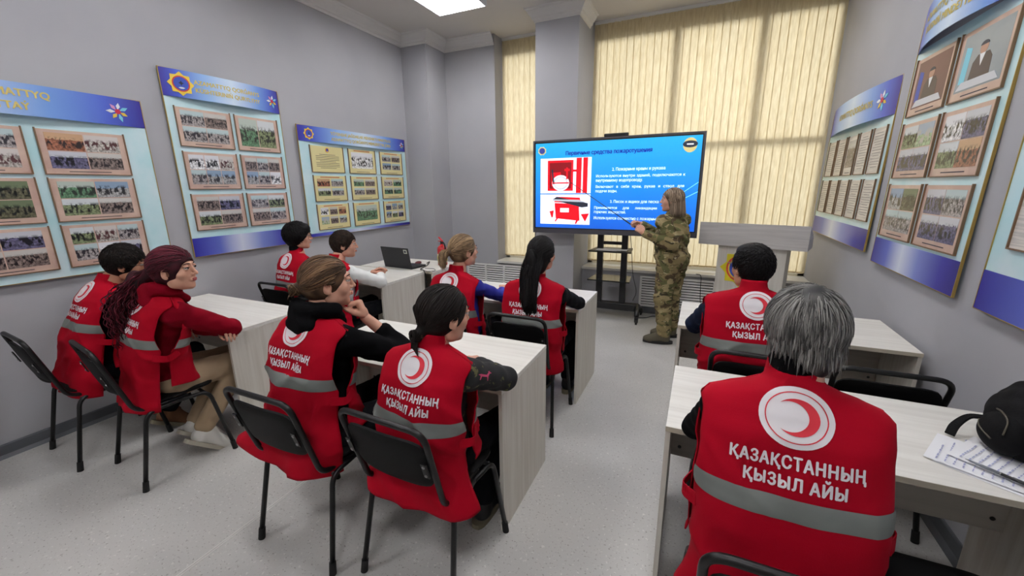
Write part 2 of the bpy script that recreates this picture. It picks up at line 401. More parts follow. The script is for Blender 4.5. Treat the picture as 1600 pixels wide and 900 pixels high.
# ------------------------------------------------------------------ radiator grilles under the sills
def grille(x0, x1, z0, z1, label, nb):
    cx = (x0+x1)/2; t = thing('radiator_grille', label, 'radiator cover', (cx, YF, z0), 0)
    w_, h_ = x1-x0, z1-z0
    MB().box((-w_/2, -0.008, 0), (w_/2, -0.001, h_)).build('gap_shade_sheet', mat('gap_shade', (35,36,38), 0.8), t)  # dark sheet colours in the shade seen between the louvres
    f = MB().box((-w_/2, -0.03, 0), (w_/2, -0.008, 0.025)).box((-w_/2, -0.03, h_-0.025), (w_/2, -0.008, h_))
    for k in range(nb+1):
        x = -w_/2+0.012+(w_-0.024)*k/nb; f.box((x-0.012, -0.031, 0), (x+0.012, -0.008, h_))
    f.build('frame', M_white, t)
    n = int((h_-0.05)/0.032); s = MB()
    for k in range(n):
        z = 0.03+(h_-0.06)*(k+0.5)/n
        s.add([(-w_/2+0.01, -0.028, z-0.008), (w_/2-0.01, -0.028, z-0.008), (w_/2-0.01, -0.011, z+0.010), (-w_/2+0.01, -0.011, z+0.010), (-w_/2+0.01, -0.026, z-0.011), (w_/2-0.01, -0.026, z-0.011), (w_/2-0.01, -0.009, z+0.007), (-w_/2+0.01, -0.009, z+0.007)],
              [(0,1,2,3),(7,6,5,4),(0,4,5,1),(3,2,6,7)])
    fixn(s.build('louvres', M_white, t)); return t
grille(-3.20, -1.96, 0.10, 0.50, 'white slatted radiator grille below the narrow window, left of the pier', 4)
grille(-0.63, 1.10, 0.09, 0.49, 'white slatted radiator grille behind the standing instructor and the lectern', 4)

# ------------------------------------------------------------------ ceiling lamps (a regular grid; only one corner of the room's lamps is in the photo)
M_tubeon = mat('lit_tube', (255,253,252), 0.5, emit=LAMP_EMIT)
M_lampb = mat('lamp_housing', (225,228,235), 0.4)
M_refl = mat('lamp_reflector', (235,238,245), 0.25)
def ceiling_lamp(x, y, label, copyof=None):
    if copyof:
        r = copyof.copy(); COL.objects.link(r); r.location = (x, y, ZC); r['label'] = label
        for ch in copyof.children:
            c = ch.copy(); COL.objects.link(c); c.parent = r
        return r
    t = thing('ceiling_lamp', label, 'ceiling lamp', (x, y, ZC), 0, 'square ceiling lamps')
    h = 0.29
    f = MB().box((-h-0.012, -h-0.012, -0.075), (-h, h+0.012, 0)).box((h, -h-0.012, -0.075), (h+0.012, h+0.012, 0)).box((-h, -h-0.012, -0.075), (h, -h, 0)).box((-h, h, -0.075), (h, h+0.012, 0))
    f.build('housing', M_lampb, t)
    MB().box((-h, -h, -0.016), (h, h, -0.004)).build('reflector', M_refl, t)
    for k in range(4):
        yy = -h+0.075+k*0.143
        MB().tube([(-h+0.01, yy, -0.044), (h-0.01, yy, -0.044)], 0.024, 12).build('tube_light', M_tubeon, t)
    lv = MB()
    for k in range(3):
        yy = -h+0.146+k*0.143; lv.box((-h, yy-0.006, -0.073), (h, yy+0.006, -0.020))
    lv.build('louvre', M_refl, t)
    return t
lamp0 = ceiling_lamp(-2.59, 4.13, 'square white louvred ceiling lamp lit at the top edge of the photo')
for x, y, lb in ((-2.59, 1.75, 'square ceiling lamp above the left-hand desks, outside the frame'), (-2.59, -0.6, 'square ceiling lamp behind the camera at left'), (-0.10, 4.13, 'square ceiling lamp above the instructor, outside the frame'),
                 (-0.10, 1.75, 'square ceiling lamp above the aisle, outside the frame'), (-0.10, -0.6, 'square ceiling lamp right behind the camera')):
    ceiling_lamp(x, y, lb, lamp0)

# ------------------------------------------------------------------ tables
def table(x0, x1, y0, y1, label, group=None, top=0.75, apron=True, modesty_y=0.15):
    cx, cy = (x0+x1)/2, (y0+y1)/2; t = thing('desk', label, 'desk', (cx, cy, 0), 0, group)
    w_, d_ = (x1-x0)/2, (y1-y0)/2
    MB().box((-w_, -d_, top-0.022), (w_, d_, top), 0.0015).build('tabletop', M_lamx, t)
    MB().box((-w_-0.0006, -d_-0.0006, top-0.0215), (w_+0.0006, -d_+0.001, top-0.001)).build('edge_band', M_edge, t)
    for s in (-1, 1):
        a = -w_ if s < 0 else w_-0.018
        MB().box((a, -d_+0.004, 0.0), (a+0.018, d_-0.004, top-0.022)).build('side_panel', M_lamz, t)
    my = d_-modesty_y
    p = MB().box((-w_+0.018, my-0.016, 0.36), (w_-0.018, my, top-0.022)).build('modesty_panel', M_lamd, t)
    for s in (-1, 1):
        MB().lathe([(0.008, 0), (0.008, 0.003), (0.004, 0.004)], 12).xf(Matrix.Translation((s*(w_-0.055), my-0.016, 0.41)) @ Matrix.Rotation(R(90), 4, 'X')).build('screw_cap', M_black, p)
    return t
TG = 'whitewashed classroom desks'
table(-3.83, -2.63, 1.45, 2.03, 'whitewashed desk by the left wall in front of the curly-haired woman')
table(-1.925, -0.725, 1.46, 2.045, 'whitewashed desk in the middle with two people in red vests leaning on it')
table(-1.935, -0.735, 2.755, 3.35, 'whitewashed desk in front of the ponytailed and the long-haired women')
table(-0.045, 1.14, 1.46, 2.04, 'whitewashed desk with papers, pen and a black backpack, in front of the grey-haired person')
table(-0.065, 1.13, 2.69, 3.29, 'whitewashed desk at right behind which the man in navy sleeves sits')
table(-3.83, -2.63, 2.84, 3.50, 'whitewashed desk carrying the open black laptop')
table(-3.55, -2.54, 3.515, 4.12, 'whitewashed side desk carrying the red fire extinguisher')

# ------------------------------------------------------------------ chairs
def make_chair():
    t = thing('chair', '', 'chair')
    hw = 0.200
    for s in (-1, 1):
        rear = rounded([(s*0.232, -0.235, 0.012), (s*0.205, -0.150, 0.432), (s*0.200, 0.0, 0.438)], 0.055, 6)
        front = rounded([(s*0.228, 0.222, 0.012), (s*0.205, 0.150, 0.432), (s*0.200, 0.0, 0.438)], 0.055, 6)
        for pts, sy in ((rear, -1), (front, 1)):
            l = MB().tube(pts, 0.0115, 12).build('leg', M_tube, t, smooth=True)
            p = Vector(pts[0]); d = (Vector(pts[1])-p).normalized()
            MB().tube([p-Vector((0,0,0.012)), p+d*0.045], [0.0155, 0.0145], 12).build('rubber_foot', M_rub, l, smooth=False)
    MB().tube([(-0.2,-0.135,0.425),(0.2,-0.135,0.425)], 0.009, 10).build('stretcher', M_tube, t, smooth=True)
    MB().tube([(-0.2,0.135,0.425),(0.2,0.135,0.425)], 0.009, 10).build('stretcher', M_tube, t, smooth=True)
    bf = rounded([(-0.185,0.05,0.447),(-0.188,-0.185,0.449),(-0.198,-0.292,0.830),(0.198,-0.292,0.830),(0.188,-0.185,0.449),(0.185,0.05,0.447)], 0.06, 7)
    MB().tube(bf, 0.0115, 12).build('back_frame', M_tube, t, smooth=True)
    # padded back and seat
    def pad(w_, h_, th, r_, bulge, bow):
        rows = []; n = 15
        for sgn in (1, -1):
            for i in range(n):
                v = -1+2*i/(n-1); row = []
                for j in range(n):
                    u = -1+2*j/(n-1)
                    # squircle outline
                    uu = u*(1-0.12*abs(v)**6); vv = v*(1-0.12*abs(u)**6)
                    e = (1-abs(u)**4)*(1-abs(v)**4)
                    row.append((uu*w_/2, sgn*(th/2*min(1, 0.35+e**0.4*0.65))+bulge*e*(sgn > 0)+bow*(1-uu*uu), vv*h_/2))
                rows.append(row)
        m = MB(); m.grid(rows[:n]); m.grid(rows[n:][::-1] if False else rows[n:])
        a = rows[:n]; b = rows[n:]
        ring = [(0,j) for j in range(n)]+[(i,n-1) for i in range(1,n)]+[(n-1,j) for j in range(n-2,-1,-1)]+[(i,0) for i in range(n-2,0,-1)]
        m.grid([[a[i][j] for i,j in ring],[b[i][j] for i,j in ring]], close=True)
        return m
    back = pad(0.366, 0.235, 0.026, 0.03, 0.010, -0.012)
    tilt = math.atan2(0.292-0.185, 0.830-0.449)
    back.xf(Matrix.Translation((0, -0.246, 0.668)) @ Matrix.Rotation(tilt, 4, 'X'))
    bp = fixn(back.build('backrest', M_pad, t, smooth=True))
    for s in (-1, 1):
        MB().box((s*0.178-0.012, -0.006, -0.035), (s*0.178+0.012, 0.0, 0.035)).xf(Matrix.Translation((0, -0.266, 0.668)) @ Matrix.Rotation(tilt, 4, 'X')).build('bracket', M_tube, bp)
        for z in (-0.022, 0.022):
            MB().lathe([(0.006,0),(0.006,0.003),(0.003,0.004)], 10).xf(Matrix.Translation((0, -0.266, 0.668)) @ Matrix.Rotation(tilt, 4, 'X') @ Matrix.Translation((s*0.178, -0.006, z)) @ Matrix.Rotation(R(90), 4, 'X')).build('bolt', M_steel, bp)
    seat = pad(0.40, 0.38, 0.03, 0.04, 0.012, 0.0)
    seat.xf(Matrix.Translation((0, 0.015, 0.472)) @ Matrix.Rotation(R(90), 4, 'X') )
    fixn(seat.build('seat', M_pad, t, smooth=True))
    return t
def place(src, loc, rz, label, group=None, first=[True]):
    if first[0]: first[0] = False; r = src
    else:
        r = src.copy(); COL.objects.link(r)
        for ch in list(src.children):
            c = ch.copy(); COL.objects.link(c); c.parent = r
            for g in ch.children:
                d = g.copy(); COL.objects.link(d); d.parent = c
    r.location = loc; r.rotation_euler = (0,0,rz); r['label'] = label; r['group'] = 'black tubular chairs'
    return r
chair0 = make_chair()
CH = [(-3.45, 1.09, -4, 'black padded tube chair nearest the left wall, under the dark-haired boy'),
      (-2.86, 1.17, -8, 'black padded tube chair under the woman with long curly maroon hair'),
      (-1.54, 1.195, 0, 'black padded tube chair under the person with a brown hair bun'),
      (-0.955, 1.255, -2, 'black padded tube chair under the girl in the patterned sweater'),
      (-3.30, 2.545, 0, 'black padded tube chair under the boy with black hair and glasses'),
      (-2.84, 2.56, 0, 'black padded tube chair under the boy in white sleeves'),
      (-1.58, 2.50, 0, 'black padded tube chair under the blonde ponytailed woman'),
      (-1.00, 2.52, 0, 'black padded tube chair under the woman with long straight black hair'),
      (0.31, 2.40, 0, 'black padded tube chair under the man in navy sleeves'),
      (0.81, 2.41, 0, 'empty black padded tube chair between the two right-hand desks'),
      (0.275, 1.135, 0, 'black padded tube chair under the grey-haired person'),
      (0.72, 1.26, 0, 'empty black padded tube chair cut by the bottom edge at right')]
for x, y, rz, lb in CH: place(chair0, (x, y, 0), R(rz), lb)
# ------------------------------------------------------------------ wall boards
M_gold = mat('gold_trim', (176,150,84), 0.35, metal=0.6)
M_cyan = mat('pale_cyan_print', (176,216,222), 0.28, rgb2=(206,226,232), nscale=(4,4,4), ramp=(0.35,0.7))
M_head = ramp_mat('blue_header_print', [(0.0,(40,26,132)),(0.10,(66,86,186)),(0.30,(138,176,226)),(0.52,(202,220,240)),(0.76,(112,152,216)),(0.90,(70,92,190)),(1.0,(34,20,124))], 0)
M_foot = ramp_mat('blue_footer_print', [(0.0,(38,34,140)),(0.22,(90,104,190)),(0.42,(208,216,234)),(0.62,(120,134,202)),(0.85,(52,50,152)),(1.0,(32,26,120))], 0)
M_sheet = mat('pinkish_brown_sheet', (186,155,142), 0.3, rgb2=(202,176,160), nscale=(9,9,9))
M_sheetY = mat('yellow_sheet', (214,204,150), 0.3)
M_sheetW = mat('white_sheet', (214,208,200), 0.3, rgb2=(190,186,180), nscale=(3,3,90), ramp=(0.45,0.55))
M_bronze = mat('bronze_edge', (112,86,62), 0.4)
M_ink = mat('dark_ink', (52,46,60), 0.6)
M_ltxt = mat('gold_lettering', (206,186,104), 0.5)
M_yel = mat('emblem_yellow', (226,196,70), 0.4); M_emr = mat('emblem_red', (196,60,44), 0.4); M_emb = mat('emblem_blue', (52,76,170), 0.4); M_emw = mat('emblem_white', (230,232,235), 0.4); M_emc = mat('emblem_cyan', (120,200,220), 0.4); M_emd = mat('emblem_dark', (36,40,60), 0.4)
def photo_mat(name, sky, mid, dark, horizon=0.62, scale=9, seed=0, amt=(0.46,0.56)):
    """a small printed photo: pale upper part, ground tone and dark figures in between"""
    m = bpy.data.materials.new(name); m.use_nodes = True; q = NT(m); b = q.b
    tc = q.new('ShaderNodeTexCoord'); sp = q.new('ShaderNodeSeparateXYZ'); q.link(tc.outputs['Generated'], sp.inputs[0])
    n = q.new('ShaderNodeTexNoise'); n.noise_dimensions = '3D'; n.inputs['Scale'].default_value = 1; n.inputs['Detail'].default_value = 3
    mp = q.new('ShaderNodeMapping'); mp.inputs['Scale'].default_value = (scale*6, scale*6, scale*3.2); mp.inputs['Location'].default_value = (seed*7.3, seed*3.1, 0); q.link(tc.outputs['Object'], mp.inputs[0]); q.link(mp.outputs[0], n.inputs[0])
    hz = q.new('ShaderNodeMath', operation='GREATER_THAN'); hz.inputs[1].default_value = horizon
    wob = q.new('ShaderNodeMath', operation='MULTIPLY_ADD'); wob.inputs[1].default_value = 0.35; q.link(n.outputs[0], wob.inputs[0]); q.link(sp.outputs[2], wob.inputs[2])
    hz.inputs[1].default_value = horizon+0.17; q.link(wob.outputs[0], hz.inputs[0])
    n2 = q.new('ShaderNodeTexNoise'); n2.inputs['Scale'].default_value = scale*9; n2.inputs['Detail'].default_value = 4; q.link(tc.outputs['Object'], n2.inputs[0])
    c2 = q.new('ShaderNodeValToRGB'); c2.color_ramp.elements[0].position = 0.35; c2.color_ramp.elements[1].position = 0.65
    c2.color_ramp.elements[0].color = (*[v*0.55 for v in lin(mid)], 1); c2.color_ramp.elements[1].color = (*lin(tuple(min(255, v*1.25) for v in mid)), 1); q.link(n2.outputs[0], c2.inputs[0])
    m1 = q.new('ShaderNodeMix', data_type='RGBA'); q.link(hz.outputs[0], m1.inputs[0]); q.link(c2.outputs[0], m1.inputs[6]); m1.inputs[7].default_value = (*lin(sky), 1)
    # figures, only in the middle band
    c3 = q.new('ShaderNodeValToRGB'); c3.color_ramp.elements[0].position = amt[0]; c3.color_ramp.elements[1].position = amt[1]; c3.color_ramp.elements[0].color = (0,0,0,1); c3.color_ramp.elements[1].color = (1,1,1,1); q.link(n.outputs[0], c3.inputs[0])
    band = q.new('ShaderNodeValToRGB'); e = band.color_ramp.elements; e.new(0.5); e.new(0.7)
    for k, (p, v) in enumerate(((0.08,0),(0.2,1),(0.62,1),(0.8,0))): e[k].position = p; e[k].color = (v,v,v,1)
    q.link(sp.outputs[2], band.inputs[0])
    ml = q.new('ShaderNodeMath', operation='MULTIPLY'); q.link(c3.outputs[0], ml.inputs[0]); q.link(band.outputs[0], ml.inputs[1])
    m2 = q.new('ShaderNodeMix', data_type='RGBA'); q.link(ml.outputs[0], m2.inputs[0]); q.link(m1.outputs[2], m2.inputs[6]); m2.inputs[7].default_value = (*lin(dark), 1)
    q.link(m2.outputs[2], b.inputs['Base Color']); b.inputs['Roughness'].default_value = 0.25
    return m
PH = [photo_mat('photo_field', (200,205,209), (113,123,92), (35,37,35), seed=1), photo_mat('photo_snow', (215,216,222), (207,208,215), (38,37,41), 0.6, seed=2),
      photo_mat('photo_hall', (194,191,187), (120,107,102), (42,37,39), 0.7, 11, seed=3), photo_mat('photo_street', (135,157,182), (149,148,147), (46,45,48), 0.55, seed=4),
      photo_mat('photo_forest', (101,113,86), (85,83,65), (30,31,27), 0.6, seed=5), photo_mat('photo_fire', (192,156,123), (138,90,70), (46,36,36), 0.6, seed=6),
      photo_mat('photo_river', (160,174,190), (146,163,130), (186,180,169), 0.5, 7, seed=7), photo_mat('photo_class', (178,196,199), (147,141,140), (50,46,52), 0.66, 12, seed=8),
      photo_mat('photo_pink', (170,132,159), (137,93,121), (55,44,55), 0.6, seed=9), photo_mat('photo_parade', (203,197,194), (166,161,155), (79,48,50), 0.62, 11, seed=10),
      photo_mat('photo_green_gear', (176,187,179), (86,119,92), (43,48,43), 0.6, seed=11), photo_mat('photo_office', (190,192,200), (90,87,112), (30,29,35), 0.66, seed=12)]
PHW = [PH[k] for k in (0,1,1,2,2,3,3,4,5,6,7,7,7,9,9,10,11,11,2,7,0)]
M_suit = mat('printed_dark_suit', (58,44,54), 0.3); M_face = mat('printed_face', (176,134,116), 0.3); M_backd = mat('printed_brown_curtain', (112,72,70), 0.3, rgb2=(96,60,62), nscale=(3,40,2)); M_backg = mat('printed_grey_room', (150,158,162), 0.3, rgb2=(128,140,150), nscale=(3,14,6)); M_deskp = mat('printed_pale_desk', (196,200,208), 0.3)
portraits = []
def portrait(sh, x0, x1, z0, z1, y):
    w_, h_ = x1-x0, z1-z0; k = len(portraits) % 2; portraits.append(1); fr = lambda p, d: (x0+p[0]*w_, y-d, z0+p[1]*h_)
    ph = fixn(MB().prism([(0,0),(1,0),(1,1),(0,1)], 0, 0.0006, fr).build('photo', (M_backd, M_backg)[k], sh))
    for poly, mm, d in (([(0.28,0.12),(0.74,0.12),(0.72,0.46),(0.64,0.57),(0.40,0.57),(0.31,0.46)], M_suit, 0.0010), ([(0.50+0.085*math.sin(a),0.66+0.10*math.cos(a)) for a in [2*PI*q/18 for q in range(18)]], M_face, 0.0013), ([(0.50+0.09*math.sin(a),0.705+0.075*math.cos(a)) for a in [-1.5+3*q/10 for q in range(11)]], M_emd, 0.0016), ([(0.44,0.57),(0.56,0.57),(0.50,0.36)], M_emw, 0.0014), ([(0.04,0.03),(0.96,0.03),(0.86,0.17),(0.14,0.17)], M_deskp, 0.0018), ([(0.06,0.15),(0.20,0.15),(0.22,0.75),(0.08,0.80)], (M_emb, M_emc)[k], 0.0009)):
        fixn(MB().prism(poly, 0, d, fr).build('photo_figure', mm, sh))
def star(cx, cz, r0, r1, n, ph=0): return [(cx+(r0 if k % 2 == 0 else r1)*math.sin(PI*k/n+ph), cz+(r0 if k % 2 == 0 else r1)*math.cos(PI*k/n+ph)) for k in range(2*n)]
def disc(cx, cz, r, n=28): return [(cx+r*math.sin(2*PI*k/n), cz+r*math.cos(2*PI*k/n)) for k in range(n)]
def emblem(parent, cx, cz, r, yf):
    """eight-pointed star badge with rings; yf(x) gives the sheet's depth there"""
    fr = lambda p, h: (p[0], yf(p[0])-h, p[1])
    e = MB().prism(star(cx, cz, r, r*0.78, 8), 0.0005, 0.003, fr).build('badge', M_yel, parent)
    MB().prism(disc(cx, cz, r*0.66), 0.003, 0.0038, fr).build('badge_ring', M_emr, e)
    MB().prism(disc(cx, cz, r*0.56), 0.0038, 0.0046, fr).build('badge_disc', M_emb, e)
    MB().prism(star(cx, cz+r*0.05, r*0.22, r*0.1, 4), 0.0046, 0.0054, fr).build('badge_centre', M_emd, e)
    MB().prism([(cx-r*0.25, cz-r*0.34), (cx-r*0.1, cz-r*0.28), (cx+r*0.1, cz-r*0.28), (cx+r*0.25, cz-r*0.34), (cx+r*0.1, cz-r*0.42), (cx-r*0.1, cz-r*0.42)], 0.0046, 0.0054, fr).build('badge_ribbon', M_emw, e)
    return e
def flower(parent, cx, cz, r, yf):
    fr = lambda p, h: (p[0], yf(p[0])-h, p[1]); cols = [M_emw, M_emc, M_yel, M_emc, M_yel, M_emw, mat('emblem_pink', (214,150,190), 0.4)]
    f = MB().prism(disc(cx, cz, r*0.24, 16), 0.003, 0.0045, fr).build('flower_badge', mat('emblem_crimson', (190,24,60), 0.4), parent)
    for k in range(7):
        a = 2*PI*k/7+0.2; c, s = math.sin(a), math.cos(a); L = r*(1.0 if k % 2 else 0.85)
        pl = [(cx+c*r*0.18-s*r*0.02, cz+s*r*0.18+c*r*0.02), (cx+c*L*0.6-s*r*0.17, cz+s*L*0.6+c*r*0.17), (cx+c*L, cz+s*L), (cx+c*L*0.6+s*r*0.17, cz+s*L*0.6-c*r*0.17)]
        MB().prism(pl, 0.0005, 0.003, fr).build('petal', cols[k], f)
def board(label, loc, rz, w_, h_, hh, fh, sheets, lines, tsize, emb=None, flw=None, bow=0.07, lean=0.0, foot=True, tdx=0.0, yoff=0.02):
    """information board; local x right as seen, z up, viewer on -y"""
    t = thing('information_board', label, 'information board', loc, rz)
    t.rotation_euler = (-lean, 0, rz); t.rotation_mode = 'XYZ'
    MB().box((-w_/2, -yoff-0.008, 0), (w_/2, -yoff, h_)).build('panel', M_cyan, t)
    e = 0.004
    MB().box((-w_/2-e, -yoff-0.012, -e), (-w_/2, -yoff, h_+e)).box((w_/2, -yoff-0.012, -e), (w_/2+e, -yoff, h_+e)).box((-w_/2, -yoff-0.012, -e), (w_/2, -yoff, 0)).box((-w_/2, -yoff-0.012, h_), (w_/2, -yoff, h_+e)).build('edge_frame', M_gold, t)
    for s in (-0.3, 0.3): MB().box((s*w_-0.015, -yoff, h_*0.5-0.02), (s*w_+0.015, 0.0, h_*0.5+0.02)).build('spacer', M_steel, t)
    yh = lambda x: -yoff-0.010-bow*(1-min(1, (2*abs(x)/w_))**2)
    n = 28; xs = [-w_/2+w_*k/n for k in range(n+1)]
    m = MB(); m.grid([[(x, yh(x), h_-hh) for x in xs], [(x, yh(x), h_+0.001) for x in xs]]); m.grid([[(x, yh(x)+0.004, h_+0.001) for x in xs], [(x, yh(x)+0.004, h_-hh) for x in xs]])
    m.grid([[(x, yh(x)+0.004, h_-hh) for x in xs], [(x, yh(x), h_-hh) for x in xs]]); m.grid([[(x, yh(x), h_+0.001) for x in xs], [(x, yh(x)+0.004, h_+0.001) for x in xs]])
    hd = m.build('header', M_head, t)
    for k, ln in enumerate(lines):
        z = h_-hh*0.5+(len(lines)-1)*tsize*0.62-k*tsize*1.28-tsize*0.35
        text_obj('header_lettering', ln, tsize, M_ltxt, hd, lambda x, y, z=z: (x+tdx, yh(x+tdx)-0.002, z+y), bold=0.035, sub=0.12)
    if emb: emblem(hd, emb[0]*w_-w_/2, h_-hh*0.5, emb[1], yh)
    if flw: flower(hd, flw[0]*w_-w_/2, h_-hh*0.5, flw[1], yh)
    if foot: MB().box((-w_/2, -yoff-0.011, 0), (w_/2, -yoff-0.008, fh)).build('footer', M_foot, t)
    for (fx0, fx1, fz0, fz1, kind, pics) in sheets:                      # fractions of the board, z from the top
        x0, x1 = fx0*w_-w_/2, fx1*w_-w_/2; z1, z0 = h_-fz0*h_, h_-fz1*h_; cx, cz = (x0+x1)/2, (z0+z1)/2
        ms = {'p': M_sheet, 'y': M_sheetY, 'w': M_sheetW, 'd': PH[5]}[kind]
        f = MB(); g = 0.006; ya, yb = -yoff-0.020, -yoff-0.0085
        f.box((x0-g, ya, z0-g), (x0, yb, z1+g)).box((x1, ya, z0-g), (x1+g, yb, z1+g)).box((x0, ya, z0-g), (x1, yb, z0))
        sh = MB().box((x0, -yoff-0.013, z0), (x1, yb, z1)).build('photo_sheet' if kind == 'p' else 'notice_sheet', ms, t)
        f.build('sheet_rim', M_bronze, sh)
        ww, hh_ = x1-x0, z1-z0
        if pics:
            nx, nz_ = pics
            mz = 0.09*hh_ if kind == 'p' else 0.13*hh_; bx = 0.07*ww
            cw = (ww-2*bx)/nx; chh = (hh_-1.9*mz)/nz_
            for i in range(nx):
                for j in range(nz_):
                    a = x0+bx+i*cw; b_ = z0+mz*1.25+j*chh; gg = 0.006 if kind == 'p' else 0.02
                    if kind == 'p' and pics == (1, 1): portrait(sh, a+gg/2, a+cw-gg/2, b_+gg/2, b_+chh-gg/2, -yoff-0.0131); continue
                    MB().box((a+gg/2, -yoff-0.0142, b_+gg/2), (a+cw-gg/2, -yoff-0.0131, b_+chh-gg/2)).build('photo', random.choice(PHW), sh)
            MB().box((x0+0.25*ww, -yoff-0.0138, z0+0.045*hh_), (x1-0.25*ww, -yoff-0.0131, z0+0.062*hh_)).build('caption', M_ink, sh)
            if kind == 'y': MB().box((x0+0.2*ww, -yoff-0.0138, z1-0.075*hh_), (x1-0.2*ww, -yoff-0.0131, z1-0.045*hh_)).build('caption', mat('red_ink', (170,70,50), 0.6), sh)
        elif kind in 'yw':
            tl_ = MB(); nl = 9 if kind == 'y' else 13
            for k in range(nl):
                zz = z1-hh_*(0.32 if kind == 'y' else 0.12)-k*hh_*(0.065 if kind == 'y' else 0.062); lw = 0.8 if k % 4 else 0.55
                tl_.box((cx-ww*lw*0.45, -yoff-0.0138, zz-0.0022), (cx+ww*lw*0.45, -yoff-0.0131, zz+0.0022))
            tl_.build('text_lines', M_ink if kind == 'y' else mat('grey_ink', (140,136,134), 0.6), sh)
            if kind == 'y': emblem(sh, cx, z1-hh_*0.14, hh_*0.11, lambda x: -yoff-0.013)
    return t
S2 = [(0.06+c*0.475, 0.49+c*0.455, 0.185+r_*0.232, 0.385+r_*0.232, 'p', pc) for r_, row in enumerate((((2,2),(2,1)), ((3,2),(3,2)), ((2,2),(2,2)))) for c, pc in enumerate(row)]
S3 = [(0.075+c*0.31, 0.335+c*0.305, 0.165+r_*0.27, 0.40+r_*0.27, 'y', pc) for r_, row in enumerate(((None,(1,1),(2,2)), ((2,2),(2,2),(2,2)), ((3,2),(1,1),(3,2)))) for c, pc in enumerate(row)]
S1 = [(0.02+c*0.235, 0.225+c*0.235, 0.21+r_*0.255, 0.44+r_*0.255, 'p', pc) for r_, row in enumerate((((2,2),)*4, ((2,2),)*4, ((2,2),(2,2),(2,2),(3,2)))) for c, pc in enumerate(row)]
board('long blue-headed photo board at the left edge of the photo behind the boy', (XL, 0.755, 1.07), R(90), 2.13, 1.19, 0.185, 0.05, S1, ['TÓTENSHE JAǴDAILAR JÁNE AZAMATTYQ', 'QORǴANYS TÁRTIBI NASIHATTAÝ'], 0.058, None, (0.93, 0.07), bow=0.05, foot=False, tdx=0.02)
board('tall board with gold star badge and six photo sheets on the left wall', (XL, 2.47, 1.075), R(90), 0.975, 1.46, 0.20, 0.155, S2, ['AZAMATTYQ QORǴANYS', 'KÚSHTERINIŃ QURYLYMY'], 0.046, (0.13, 0.088), (0.92, 0.062), bow=0.055)
board('wide board with nine yellow safety sheets by the far left corner', (XL, 3.98, 1.11), R(90), 1.70, 1.155, 0.155, 0.035, S3, ['TÓTENSHE JAǴDAILAR MENSHIKTI MINISTRLIGI', 'AZAMATTYQ QORǴANYS MEMLEKETTIK JÚIESI'], 0.046, (0.075, 0.062), (0.955, 0.05), bow=0.04, tdx=0.04)
SB = [(0.05+c*0.47, 0.47+c*0.47, 0.185+r_*0.24, 0.395+r_*0.24, 'p', pc) for r_, row in enumerate((((1,1),(1,1)), ((2,2),(2,2)), ((2,2),(2,2)))) for c, pc in enumerate(row)]
SR = [(0.05+c*0.19, 0.20+c*0.19, 0.26+r_*0.31, 0.53+r_*0.29, 'w', None if (r_, c) != (0, 2) else (1,1)) for r_ in (0, 1) for c in range(5)]
board('board of upright notice sheets on the right wall behind the lectern', (XR, 4.66, 1.12), R(-90), 1.62, 1.21, 0.25, 0.16, SR, ['AZAMATTYQ QORǴANYS'], 0.070, None, (0.87, 0.08), bow=0.06, lean=R(1.5), tdx=0.04)
board('tall curved-top board with six large photo sheets on the right wall', (XR, 3.14, 1.08), R(-90), 1.07, 1.56, 0.24, 0.17, SB, ['AZAMATTYQ QORǴANYS', 'JÚIESINIŃ MINDETTERI'], 0.056, None, (0.92, 0.07), bow=0.08, lean=R(1.2), tdx=-0.05)
SN = [(0.07+c*0.30, 0.32+c*0.30, 0.20+r_*0.33, 0.47+r_*0.33, 'w', None) for r_ in (0, 1) for c in range(3)]
board('blue-footed notice board cut off by the right edge of the photo', (XR, 1.62, 1.08), R(-90), 1.60, 1.40, 0.20, 0.17, SN, ['QYZMET TÁRTIBI'], 0.06, None, None, bow=0.06, lean=R(1.0))

# ------------------------------------------------------------------ interactive screen on a rolling stand
tvx, tvy, tvz0, tvz1, tvw = -0.935, 4.72, 1.072, 2.138, 1.85
tv = thing('interactive_screen', 'large flat interactive screen showing a blue fire-safety slide', 'screen', (tvx, tvy, tvz0))
M_bez = mat('dark_grey_bezel', (66,64,70), 0.45)
H_ = tvz1-tvz0; hw = tvw/2
b = MB().box((-hw, 0.0, 0), (hw, 0.085, H_), 0.006)
b.build('housing', M_bez, tv)
b = MB().box((-hw, -0.008, 0), (hw, 0.0, 0.052)).box((-hw, -0.008, H_-0.020), (hw, 0.0, H_)).box((-hw, -0.008, 0.052), (-hw+0.020, 0.0, H_-0.020)).box((hw-0.020, -0.008, 0.052), (hw, 0.0, H_-0.020))
b.build('bezel', M_bez, tv)
sx0, sx1, sz0, sz1 = -hw+0.032, hw-0.032, 0.066, H_-0.034; SW, SH = sx1-sx0, sz1-sz0
MB().box((-hw+0.020, -0.003, 0.052), (hw-0.020, 0.0, H_-0.020)).build('screen_border', M_black, tv)
def em(name, c, k=0.95): return mat(name, c, 0.3, emit=k, spec=0.3)
m = ramp_mat('slide_blue', [(0.0,(4,96,222)),(0.30,(2,128,240)),(1.0,(0,180,250))], 2, rough=0.3, emit=1.15)
for n_ in m.node_tree.nodes:
    if n_.type == 'BSDF_PRINCIPLED':
        for l_ in list(n_.inputs['Base Color'].links): m.node_tree.links.remove(l_)
        n_.inputs['Base Color'].default_value = (0.02,0.03,0.05,1)
scr = MB().box((sx0, -0.0045, sz0), (sx1, -0.003, sz1)).build('screen_slide', m, tv)
def sfr(h=0.0008): return lambda p, d: (sx0+p[0]*SW, -0.0045-h-d, sz0+(1-p[1])*SH)
